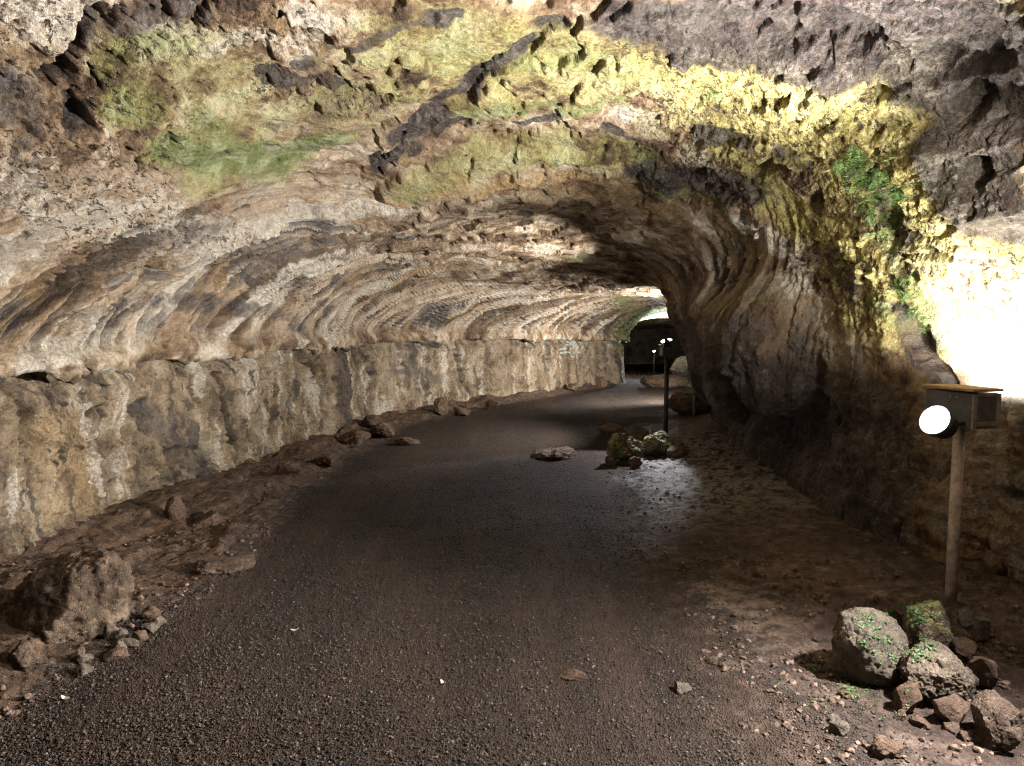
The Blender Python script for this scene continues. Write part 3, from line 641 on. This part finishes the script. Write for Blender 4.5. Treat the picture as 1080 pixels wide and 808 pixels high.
for a in [('pointed brown shard standing upright by the left wall', 'rock', 178, 549, 30, 32, 101, brown_rock, .7),
          ('flat-topped brown block beside the pointed shard', 'rock', 216, 556, 44, 28, 103, brown_rock, .9),
          ('long low brown slab at the path edge, highest of the jagged group', 'rock', 402, 462, 64, 20, 107, brown_rock, .7),
          ('narrow slanted brown slab lying behind the low jagged slab', 'rock', 392, 452, 40, 22, 109, brown_rock, .8),
          ('wedge-shaped tan rock at the near end of the jagged slabs', 'rock', 368, 471, 52, 20, 113, brown_rock, .9),
          ('blunt brown stone ending the jagged slabs towards the path', 'rock', 428, 470, 34, 12, 127, brown_rock, .8),
          ('dark upright rock in the bay of the left wall', 'rock', 464, 437, 26, 26, 131, brown_rock, .8),
          ('low brown rock right of the dark upright rock', 'rock', 487, 439, 26, 14, 137, brown_rock, .8),
          ('dark low lump on the lava shelf nearest the wall cleft', 'rock', 300, 500, 30, 18, 139, brown_rock, .9),
          ('rough brown lump at the shelf rim beside the black gravel', 'rock', 340, 492, 34, 16, 149, brown_rock, .9),
          ('pale-topped brown rock at the lower left corner of the shelf', 'rock', 8, 700, 52, 44, 151, slab_rock, .8),
          ('flat brown lava plate at the path edge, palest of the plates', 'rock', 238, 606, 80, 20, 157, slab_rock, .8),
          ('small wedge of rock at the foot of the wall past the bay', 'rock', 520, 432, 22, 12, 163, brown_rock, .8),
          ('grey brown rock where the wall meets the floor at the bend', 'rock', 604, 413, 20, 10, 167, brown_rock, .8),
          ('last brown rock before the wall turns out of sight', 'rock', 634, 408, 22, 11, 173, brown_rock, .8)]:
    lb, ct, px, by, wp, hp, sd, mt, dp = a
    stone('rock', lb, ct, px, by, wp, hp, mt, sd, dp, GL, cuts=13, cutdepth=.46, fine=.11, lump=.12, sink=.2, rot=(0, (sd * 7) % 30 - 15, sd * 37 % 90), sub=5)
rg = np.random.default_rng(5)
for i in range(14):
    px = 66 + rg.random() * 100; py = 700 - (px - 66) * .42 + rg.normal() * 9
    stone('rubble_stone', 'small grey-brown rubble stone heaped below the tilted slab', 'stone', px, py, 15 + rg.random() * 15, 13 + rg.random() * 10, (brown_rock, tan_rock, grey_rock)[i % 3], 200 + i, .9, 'rubble stones below the tilted slab', sub=4, cuts=10, cutdepth=.46, sink=.3)
# middle
GM = 'rocks at the foot of the far lamp post'
stone('boulder', 'yellowish moss-topped rock with green fern on its face, left of far lamp post', 'boulder', 660, 489, 44, 34, mossy_rock, 301, .8, GM, cuts=12, cutdepth=.5, lump=.25, fine=.16, sub=6)
stone('boulder', 'layered moss-capped rock in front of the far lamp post', 'boulder', 700, 482, 42, 36, mossy_rock, 307, .9, GM, cuts=12, cutdepth=.5, lump=.25, fine=.16, sub=6, rot=(0, 14, 20))
stone('boulder', 'brown rock behind the gap between the two mossy rocks', 'boulder', 674, 470, 24, 18, brown_rock, 311, .9, GM, dd=.2)
stone('boulder', 'small dark stone left of the yellowish mossy rock', 'stone', 646, 491, 14, 12, grey_rock, 313, .9, GM, sub=4)
stone('boulder', 'small stone at the feet of the two mossy rocks', 'stone', 672, 494, 14, 12, brown_rock, 317, .9, GM, sub=4)
stone('boulder', 'dark rock right of the layered mossy rock in shade', 'boulder', 716, 484, 22, 18, brown_rock, 319, .9, GM, sub=4)
stone('floor_outcrop', 'low pale rock hump breaking through the gravel left of mossy rocks', 'rock', 592, 484, 56, 26, brown_rock, 331, 1.3, cuts=14, cutdepth=.5, fine=.14, lump=.2, sub=6, sink=.5)
stone('floor_outcrop', 'small dark lump on the gravel behind the mossy rocks', 'rock', 645, 458, 26, 12, brown_rock, 337, .9, cuts=9)
stone('floor_outcrop', 'brown earth hump beneath the thin bare post', 'mound', 734, 450, 56, 26, brown_rock, 341, .9, cuts=5, cutdepth=.85, dd=1.6, sub=6)
stone('floor_outcrop', 'long low brown mound on the floor beyond the far lamp post', 'mound', 702, 411, 52, 14, brown_rock, 347, .9, cuts=5, cutdepth=.85, dd=1.0)
stone('floor_outcrop', 'dark heap of broken rock at the far right beyond thin post', 'rock heap', 724, 402, 34, 24, grey_rock, 349, .9, cuts=9, dd=2.5, fine=.12)
# loose stones on the floor
for lb, px, by, wp, hp, mt, sd in [
    ('flat brownish stone lying alone in the gravel', 608, 717, 32, 14, brown_rock, 401), ('rough greyish stone half sunk in the gravel', 727, 731, 24, 15, grey_rock, 403),
    ('small orange-brown stone on the gravel rim', 760, 699, 15, 13, red_rock, 405), ('dark flat stone at the bottom right of the dirt', 955, 800, 40, 24, brown_rock, 407),
    ('brown round stone on the dirt below the shaded rocks', 990, 767, 26, 18, brown_rock, 409), ('two-lobed black cinder on the dirt below the weeds', 899, 775, 24, 20, grey_rock, 411),
    ('black curved cinder chip above the two-lobed cinder', 895, 762, 18, 9, grey_rock, 413), ('dark brown stone near the weeds by the egg-shaped boulder', 910, 736, 30, 14, brown_rock, 415),
    ('upright pinkish stone in the shaded dirt', 803, 610, 14, 16, red_rock, 417), 
    ('rusty lump right of the brown round stone', 1026, 775, 24, 16, red_rock, 421), ('small black stone left of the egg-shaped boulder', 872, 678, 8, 7, grey_rock, 423),
    ('brown stone in the dirt between cinder and boulder heap', 968, 762, 16, 12, red_rock, 425), ('small rusty stone below the rusty lump', 1040, 782, 18, 14, red_rock, 427)]:
    stone('loose_stone', lb, 'stone', px, by, wp, hp, mt, sd, .9, 'loose stones on the cave floor', sub=5, cuts=11, cutdepth=.48, fine=.14, sink=.32)

# gravel: nobody could count it
def scatter(name, n, inside, smin, smax, mat, y0, y1, seed, jitter=.0):
    rg = np.random.default_rng(seed); 
    yy = 1 / (1 / y0 + rg.random(n * 3) * (1 / y1 - 1 / y0)); hw = np.minimum(.74 * yy + .3, 3.4)
    xx = (rg.random(n * 3) * 2 - 1) * hw
    k = inside(np.stack([xx, yy, 0 * xx], 1), rg.random(n * 3)); xx, yy = xx[k][:n], yy[k][:n]; n = len(xx)
    i = np.clip(np.searchsorted(yr, yy), 1, NY - 1); j = np.clip(np.rint((xx - FL[i]) / (FR[i] - FL[i]) * (NU - 1)).astype(int), 0, NU - 1)
    zz = Q[i * NU + j, 2]
    V0, F0 = ICO[1]; shapes = []
    for s in range(12):
        r2 = np.random.default_rng(900 + s); shapes.append(V0 * (.7 + .5 * r2.random((len(V0), 1))) * np.array([1, .65 + .4 * r2.random(), .5 + .3 * r2.random()]))
    shapes = np.array(shapes); S = (smin + (smax - smin) * rg.random(n) ** 3.5) * .5
    a = rg.random(n) * 6.283; ca, sa = np.cos(a), np.sin(a); b = (rg.random(n) - .5) * 1.0; cb, sb = np.cos(b), np.sin(b)
    B = shapes[rg.integers(0, 12, n)] * S[:, None, None]
    x1 = B[..., 0] * cb[:, None] - B[..., 2] * sb[:, None]; z1 = B[..., 0] * sb[:, None] + B[..., 2] * cb[:, None]
    V = np.stack([x1 * ca[:, None] - B[..., 1] * sa[:, None] + xx[:, None], x1 * sa[:, None] + B[..., 1] * ca[:, None] + yy[:, None], z1 + (zz + S * .22)[:, None]], 2).reshape(-1, 3)
    Fa = (F0[None] + (np.arange(n) * len(V0))[:, None, None]).reshape(-1, 3)
    return tag(mesh_np(name, V, Fa, mat, smooth=False), kind='stuff')
t = NT('gravel_stones'); PP = t.pos(); nn = t.noise(PP, 55, 2, .5); n2 = t.noise(PP, 1.2, 5, .6)
gcol = t.ramp(nn, [(.3, (.0145, .011, .0095)), (.46, (.035, .027, .0225)), (.6, (.075, .061, .053)), (.72, (.20, .17, .148))])
gcol = t.mix(t.mapr(n2, .45, .68, 0, .5), gcol, (.085, .058, .042))
t.b.inputs['Specular IOR Level'].default_value = .2
gm = t.fin(gcol, .8, t.bump(t.noise(PP, 220, 3, .6), .4, .003))
def in_path(Q3, r):
    wbn = fbm(Q3 * np.array([2.1, .22, 1]), 1, 4, .6, off=300)
    z, lm, rm, *_ = floor_fields(Q3); r = r + .9 * ss(.0, .3, wbn); return (lm < .7) & (rm < .97) & (r < 1.1 - rm * 1.05)
def on_dirt(Q3, r):
    z, lm, rm, rk, _ = floor_fields(Q3); nn = fbm(Q3, 2.0, 4, .6, off=90)
    inner = (Q3[:, 0] > key(1, Q3[:, 1]) + .1) & (Q3[:, 0] < key(7, Q3[:, 1]) - .05)
    return ((rm > .35) | (lm > .35)) & (r < .25 + nn * 1.3 + .35 * (1 - np.maximum(rm, lm))) & inner
scatter('gravel', 75000, in_path, .004, .018, gm, 2.2, 8.5, 1)
t = NT('dirt_pebbles'); PP = t.pos(); nn = t.noise(PP, 40, 2, .5)
pm = t.fin(t.ramp(nn, [(.32, (.035, .026, .022)), (.5, (.10, .066, .05)), (.68, (.24, .17, .13))]), .85)
tag(scatter('pebbles', 9000, on_dirt, .005, .05, pm, 2.2, 9, 2), kind='stuff')
print('stones', round(time.time() - T0, 1))

# ------------------------------------------------------------------ lamp posts
galv = plain('weathered_pole_metal', (.46, .40, .37), .6, .0, .35, 25)
boxm = plain('grey_painted_box', (.10, .10, .11), .55, 0, .3, 20)
frm = plain('box_frame_metal', (.22, .20, .175), .5, 0, .25, 25)
lidm = plain('weathered_wood_lid', (.34, .24, .13), .8, 0, .35, 18)
reflm = plain('lamp_reflector', (.8, .8, .8), .35, 0, .05, 10)
headm = plain('black_lamp_body', (.035, .035, .04), .45, 0, .3, 30)
LED = emit('lit_led', (1, .97, .93), 60.0)
LED2 = emit('lit_led_far', (1, .98, .95), 30.0)
def aim(o, dirv):
    from mathutils import Vector
    o.rotation_mode = 'QUATERNION'; o.rotation_quaternion = Vector(dirv).to_track_quat('-Z', 'Y')
def spot(loc, dirv, watts, ang, colr=(1, .95, .88), blend=.5, rad=.06):
    l = bpy.data.lights.new('lamp_light', 'SPOT'); l.energy = watts; l.color = colr; l.spot_size = R(ang); l.spot_blend = blend; l.shadow_soft_size = rad
    o = bpy.data.objects.new('lamp_light', l); C.objects.link(o); o.location = loc; aim(o, dirv); return o
def lamp_head(parent, loc, dirv, mat, r=.055):
    """floodlight: finned body, rim, lens; points along dirv (local)"""
    from mathutils import Vector
    qd = Vector(dirv).normalized().to_track_quat('Z', 'Y').to_matrix()
    def tf(bm):
        for v in bm.verts: v.co = qd @ v.co + Vector(loc)
        return bm
    bm = bmesh.new(); bm_tube(bm, (0, 0, -.075), (0, 0, -.005), r * .55, r * 1.02, 20)
    for k in range(3): bm_tube(bm, (0, 0, -.07 + k * .016), (0, 0, -.063 + k * .016), r * .95, r * .95, 20)
    h = obj('lamp_head', tf(bm), headm, parent)
    bm = bmesh.new(); bm_tube(bm, (0, 0, -.006), (0, 0, .010), r * 1.12, r * 1.12, 24, True); obj('rim', tf(bm), headm, h)
    bm = bmesh.new(); bm_tube(bm, (0, 0, .0105), (0, 0, .030), r * .55, r * 1.10, 24, False); obj('reflector', tf(bm), reflm, h, True)
    bm = bmesh.new(); bmesh.ops.create_uvsphere(bm, u_segments=20, v_segments=10, radius=r * .62)
    for v in bm.verts: v.co.z = v.co.z * .55 + .016
    obj('lens', tf(bm), mat, h, True)
    return h
def lamp_post(label, x, y, rotz, height=1.26, heads=(), boxsize=(.17, .30, .20), dark=False, hr=.055):
    gzv = floor_z(x, y)
    t = thing('lamp_post', label, 'lamp post', (x, y, gzv), rotz, 'lamp posts along the right wall')
    hb = height - gzv; bw, bd, bh = boxsize
    bm = bmesh.new(); bm_tube(bm, (0, 0, -.15), (0, 0, hb - bh - .01), .030, .029, 20); obj('pole', bm, headm if dark else galv, t, True)
    bm = bmesh.new(); bm_box(bm, (0, 0, hb - bh / 2 - .012), (bw, bd, bh - .02), .004); bx = obj('box', bm, headm if dark else boxm, t)
    bm = bmesh.new()
    for sx in (-1, 1): bm_box(bm, (sx * (bw / 2 - .012), -bd / 2 - .006, hb - bh / 2 - .012), (.024, .012, bh - .022), .002)
    for sz, hh in ((hb - .028, .018), (hb - bh + .024, .022)): bm_box(bm, (0, -bd / 2 - .005, sz), (bw - .05, .010, hh), .002)
    obj('door_frame', bm, headm if dark else frm, bx)
    bm = bmesh.new(); bm_box(bm, (0, 0, hb - .004), (bw + .02, bd + .03, .014), .003); obj('lid', bm, headm if dark else lidm, t)
    bm = bmesh.new()
    bm.free()
    for k in (-.06, -.02):
        bm = bmesh.new(); bm_tube(bm, (-bw / 2 - .004, k, hb - .045), (-bw / 2 + .001, k, hb - .045), .007, .007, 10); obj('screw', bm, frm, bx)
    for loc, dv, mat in heads:
        lamp_head(t, (loc[0], loc[1], loc[2] + hb), dv, mat, hr)
        bm = bmesh.new()
        b0 = (loc[0] - dv[0] * .05, loc[1] - dv[1] * .05, loc[2] + hb - dv[2] * .05)
        b1 = (np.clip(b0[0], -bw / 2, bw / 2), np.clip(b0[1], -bd / 2, bd / 2), min(hb - .01, b0[2]))
        bm_tube(bm, b0, b1, .010, .010, 10); obj('bracket', bm, headm, t)
    return t
nx, ny = (1016 - 540) / FPX * 3.84, 3.84
bulb = at(989, 445, 3.66)
lp = lamp_post('grey box on a pole with one glaring white lamp, standing behind the boulder heap', nx, ny, 0, 1.26)
lp.rotation_euler = (0, 0, R(14))
inv = np.array(lp.matrix_basis.inverted())
def local(pt, o=None): return (inv @ np.array([*pt, 1]))[:3]
lb = local(bulb); gz0 = lp.location.z
AIM1 = np.array([-.80, -.42, .42]); AIM1 /= np.linalg.norm(AIM1)
Rz = inv[:3, :3]
lamp_head(lp, lb, Rz @ AIM1, LED, .070)
bm = bmesh.new(); e0 = lb - (Rz @ AIM1) * .06; bm_tube(bm, e0, (-.08, e0[1], e0[2] + .01), .012, .012, 10); obj('bracket', bm, headm, lp)
back = np.array([nx + .13, ny + .13, 1.20]); AIM2 = np.array([.38, .12, .92])
bl = local(back); lamp_head(lp, bl, Rz @ (AIM2 / np.linalg.norm(AIM2)), LED2, .05)
spot(bulb + AIM1 * .05, (-.80, .0, .62), 3100, 130, (1, .955, .89), .5, .06)
spot(back + AIM2 * .04, AIM2, 340, 168, (1, .95, .86), .6, .05)
# far post
fx, fy = (703.5 - 540) / FPX * 9.4, 9.4
fp_ = lamp_post('box coloured dark for its unlit side, on slim black pole with two small lamps on top, far down the tunnel', fx, fy, 0, 1.31, dark=True, boxsize=(.155, .2, .14),  # black material stands in for the unlit side of the post
                heads=(((-.03, .05, .03), (-.5, -.3, .5), LED), ((.045, .08, .045), (.1, -.3, .8), LED)), hr=.028)
spot((fx - .14, fy - .15, 1.36), (-1.15, -1.5, -1.40), 400, 66, (.84, .91, 1), .35, .03)
spot((fx - .05, fy + .08, 1.40), (-.95, .22, .0), 800, 116, (1, .95, .87), .6, .04)
# third lamp post, unseen, added beyond the right edge for light on the foreground
ox, oy = 2.42, 2.25
added_lp = lamp_post('grey box on a pole with a lamp, unseen, added to light the foreground', ox, oy, R(10), 1.95, heads=(((-.12, -.02, -.03), (-.8, .35, -.2), LED2),))
spot((ox - .2, oy, 1.90), (-1.55, .05, -1.9), 1250, 94, (1, .95, .90), 1.0, .05)
spot((ox - .2, oy + .05, 2.02), (-.30, 5.6, .70), 420, 52, (1, .95, .88), .7, .06)  # unseen extra light added to rake the folds of the right wall
fill_lp = lamp_post('grey box on a pole with a lamp, unseen behind the viewer, added as fill', -2.6, -1.2, R(-20), 1.5, heads=(((.12, .02, -.02), (.5, .8, .3), LED2),))  # unseen post added to carry a fill light
spot((-2.42, -1.1, 1.56), (3.4, 8.4, 2.5), 110, 56, (1, .94, .88), .7, .06)  # added fill for the upper right wall
# lamps deeper in, around the bend
def small_lamp(label, x, y, z, dv, watts, ang=150, colr=(1, .95, .87), gb=(0, 0)):
    t = thing('floor_lamp', label, 'floodlight', (x, y, floor_z(x, y)), 0, 'small floodlights deeper in the tunnel')
    h = z - t.location.z
    bm = bmesh.new(); bm_tube(bm, (0, 0, -.05), (0, 0, h - .03), .018, .018, 12); obj('pole', bm, headm, t, True)
    lamp_head(t, (0, 0, h), dv, LED2, .06)
    v = np.array(dv) / np.linalg.norm(dv); spot(np.array([x, y, z]) + v * .06, dv, watts, ang, colr)
small_lamp('small floodlight on a stake, hidden round the right bend', 4.1, 14.3, .9, (-.75, .6, .16), 1400)
small_lamp('tiny white lamp glowing in the far dark chamber', *[at(690, 371, 27)[i] for i in range(2)], at(690, 371, 27)[2], (-.35, -.5, .9), 1500, 165, (.9, .96, 1))
small_lamp('small floodlight on a stake beyond the second bend', 5.9, 22.5, .7, (-.4, .6, .6), 260, 150, (.92, 1, .95))
pt = thing('thin_post', 'thin bare metal post with leafy plants at its foot on brown hump', 'post'); p = at(732, 418, 11.6)
bm = bmesh.new(); bm_tube(bm, (0, 0, -.3), (0, 0, .36), .018, .016, 12); obj('pole', bm, galv, pt, True)
bm = bmesh.new(); bm_tube(bm, (.02, 0, .28), (.055, 0, .31), .022, .026, 12); obj('lamp_cup', bm, headm, pt, True)
pt.location = p
print('lamps', round(time.time() - T0, 1))

# ------------------------------------------------------------------ plants
def leafmat(name, c):
    t = NT(name); n = t.noise(t.pos(), 40, 3, .6)
    t.b.inputs['Subsurface Weight'].default_value = 0
    return t.fin(t.mix(t.mapr(n, .3, .7), tuple(x * .6 for x in c), tuple(x * 1.4 for x in c)), .5)
fern_m = leafmat('fern_green', (.085, .15, .045)); weed_m = leafmat('weed_green', (.06, .115, .038))
def frond_bm(L, seed):
    rg = np.random.default_rng(seed); bm = bmesh.new(); n = 13
    for i in range(n):
        s = i / (n - 1); x = L * s * (1 - .12 * s); zc = L * (.55 * s - .75 * s * s)
        wd = L * .30 * math.sin(math.pi * min(1, .12 + s * .9)) + L * .02; st = L / n
        for sd in (-1, 1):
            j = (rg.random() - .5) * .2 * wd
            a = bm.verts.new((x, 0, zc)); b = bm.verts.new((x + st * .3 + j, sd * wd * .5, zc + wd * .10)); c = bm.verts.new((x + st * .9, sd * wd, zc - wd * .12)); d_ = bm.verts.new((x + st * .95, sd * wd * .45, zc + wd * .05))
            bm.faces.new((a, b, c, d_))
    return bm
frond_meshes = []
def fern(label, px, py, L, nf, seed, group='ferns growing on the right wall'):
    rg = np.random.default_rng(seed); r = np.hypot(*(np.array(project(P2[::7]))[:2] - np.array([[px], [py]]))); dep = project(P2[::7])[2]
    k = np.where(r < 4)[0]; k = k[np.argmin(dep[k])] if len(k) else np.argmin(r)
    pos = P2[::7][k]; nrm = N.reshape(-1, 3)[::7][k]
    t = thing('fern', label, 'fern', pos, 0, group)
    from mathutils import Vector, Euler
    for i in range(nf):
        dirv = Vector(nrm * (.4 + .5 * rg.random()) + rg.normal(size=3) * .75 + np.array([0, 0, -.25])); q_ = dirv.to_track_quat('X', 'Z')
        if len(frond_meshes) < 8:
            o = obj('frond', frond_bm(1.0, 40 + len(frond_meshes)), fern_m); frond_meshes.append(o.data)
        else: o = bpy.data.objects.new('frond', frond_meshes[rg.integers(0, 8)]); C.objects.link(o)
        o.parent = t; o.rotation_mode = 'QUATERNION'; o.rotation_quaternion = q_; s = L * (.6 + .6 * rg.random()); o.scale = (s, s, s)
        o.location = nrm * .02 + rg.normal(size=3) * L * .35
    return t
for a in [('bushy bright green fern at the top of the fern patch on the yellow wall', 905, 168, .15, 26, 1), ('dense green fern in the middle of the fern patch', 928, 182, .15, 30, 2),
          ('fern hanging at the right side of the fern patch by the pale rock', 950, 210, .13, 20, 3), ('ragged fern low in the fern patch above the crack', 940, 235, .10, 14, 4),
          ('sparse fern left below the fern patch', 915, 222, .09, 12, 5), ('small fern at the top of the crack beside the glaring white wall', 955, 300, .10, 14, 6),
          ('fern halfway down the crack beside the glaring white wall', 968, 322, .09, 12, 7), ('bright leaning fern low in the crack just above the lamp box', 980, 345, .09, 10, 8),
          ('tiny green sprig in the yellow lichen high on the vault', 755, 95, .08, 7, 9)]: fern(*a)
def leaves_bm(pts, nrms, s0, s1, seed):
    from mathutils import Vector
    rg = np.random.default_rng(seed); bm = bmesh.new()
    for p_, n_ in zip(pts, nrms):
        for l in range(3):
            s = s0 + (s1 - s0) * rg.random(); up = Vector(n_ + rg.normal(size=3) * .35).normalized(); q_ = up.to_track_quat('Z', 'Y'); a = rg.random() * 6.28 
            c = Vector(p_) + q_ @ Vector((math.cos(a) * s * .8, math.sin(a) * s * .8, s * .5)); vv = []
            for k in range(6):
                th = a + k * math.pi / 3; vv.append(bm.verts.new(c + q_ @ Vector((math.cos(th) * s * (.62 if k % 3 else .95), math.sin(th) * s * .62, (.12 * s if k in (0, 3) else 0)))))
            bm.faces.new(vv)
    return bm
bpy.context.view_layer.update()
dg = bpy.context.evaluated_depsgraph_get()
def cast(px, py):
    from mathutils import Vector
    ok, loc, nrm, *_ = scene.ray_cast(dg, Vector((0, 0, CAM_Z)), Vector(ray(px, py)))
    return np.array(loc), np.array(nrm)
def creeping(label, spots_, n, s0, s1, seed, name='creeping_plant', cat='plant', group='small green plants around the boulders'):
    rg = np.random.default_rng(seed); pts, nr = [], []
    for i in range(n):
        cx, cy_, rx, ry = spots_[rg.integers(0, len(spots_))]; a, b = rg.normal(size=2) * .5
        l, nn = cast(cx + a * rx, cy_ + b * ry); pts.append(l); nr.append(nn * .6 + np.array([0, -.2, .6]))
    base = np.mean(pts, 0); t = thing(name, label, cat, base, 0, group)
    obj('foliage', leaves_bm([p_ - base for p_ in pts], nr, s0, s1, seed), weed_m, t)
    bm = bmesh.new()
    for p_ in pts[::2]: bm_tube(bm, p_ - base + np.array([0, 0, -.004]), p_ - base + np.array([.004, -.003, .012]), .0012, .001, 5)
    obj('stem', bm, weed_m, t)
creeping('creeping plant dotted down the face of the egg-shaped boulder', [(925, 675, 22, 22), (938, 690, 16, 22), (915, 655, 20, 14)], 70, .0045, .008, 1)
creeping('leafy tuft hanging between the egg-shaped and moss-capped boulders', [(962, 640, 22, 10), (970, 650, 14, 12)], 60, .006, .010, 2)
creeping('small leafy plant in the gap left of the broad tan boulder', [(975, 676, 16, 14), (968, 690, 14, 10)], 45, .006, .009, 3)
creeping('patch of low weeds on the dirt in front of the egg-shaped boulder', [(893, 722, 26, 8), (905, 730, 22, 6)], 55, .004, .008, 4, 'weed_patch')
creeping('thin weeds left of the dark boulder shadow', [(866, 712, 16, 8), (862, 704, 14, 6)], 22, .004, .007, 5, 'weed_patch')
creeping('sparse weeds on the dirt above the black cinders', [(920, 742, 40, 12), (935, 752, 30, 12)], 50, .003, .006, 6, 'weed_patch')
creeping('few seedlings on the gravel rim left of the boulder heap', [(830, 722, 30, 10), (870, 740, 20, 8)], 22, .003, .006, 7, 'weed_patch')
creeping('green plant on the face of the yellowish mossy rock', [(652, 475, 5, 9)], 26, .010, .018, 8, group='small plants by the far posts')
creeping('pale leafy plant at the foot of the thin bare post', [(730, 416, 10, 3)], 24, .015, .03, 9, group='small plants by the far posts')
# faded paint on the far left wall
paint_m = plain('faded_white_paint', (.30, .32, .31), .8, 0, .3, 60)
l0, n0 = cast(600, 366)
bm = bmesh.new(); rg = np.random.default_rng(77)
for pyy, xs in ((357, (592, 599)), (361, (597, 602)), (364, (596, 603)), (368, (589, 593, 600, 604)), (372, (590, 594, 598, 604, 608)), (376, (602,))):
    for pxx in xs:
        pts = [cast(pxx + k * 1.2, pyy + rg.normal() * .25) for k in range(4)]
        hh = .018 + .012 * rg.random(); a = [bm.verts.new(l + n * .012 - l0 + np.array([0, 0, hh])) for l, n in pts]; b = [bm.verts.new(l + n * .012 - l0 - np.array([0, 0, hh])) for l, n in pts]
        for k in range(3): bm.faces.new((a[k], a[k + 1], b[k + 1], b[k]))
o = tag(obj('painted_marks', bm, paint_m), 'faded white painted marks on the far stretch of the left wall', 'graffiti'); o.location = l0
# leaf litter
litm = plain('dry_leaf', (.62, .52, .36), .7, 0, .2)
for lb, px, py, s in [('small pale dry leaf on the dark gravel left of centre', 311, 666, .022), ('thin yellowish leaf scrap on the gravel below the pale leaf', 467, 722, .022), ('whitish twig scrap at the far left of the gravel', 69, 738, .02)]:
    l, nn = cast(px, py); bm = bmesh.new()
    vv = [bm.verts.new((math.cos(a) * s, math.sin(a) * s * .45, .004 + .006 * math.cos(2 * a))) for a in np.linspace(0, 2 * math.pi, 10, endpoint=False)]
    f_ = bm.faces.new(vv); ex = bmesh.ops.extrude_face_region(bm, geom=[f_])
    for v in ex['geom']:
        if isinstance(v, bmesh.types.BMVert): v.co.z += .002
    o = tag(obj('fallen_leaf', bm, litm), lb, 'leaf', 'dry scraps on the gravel'); o.location = l + np.array([0, 0, .006]); o.rotation_euler = (.1, .15, px)
print('done', round(time.time() - T0, 1))
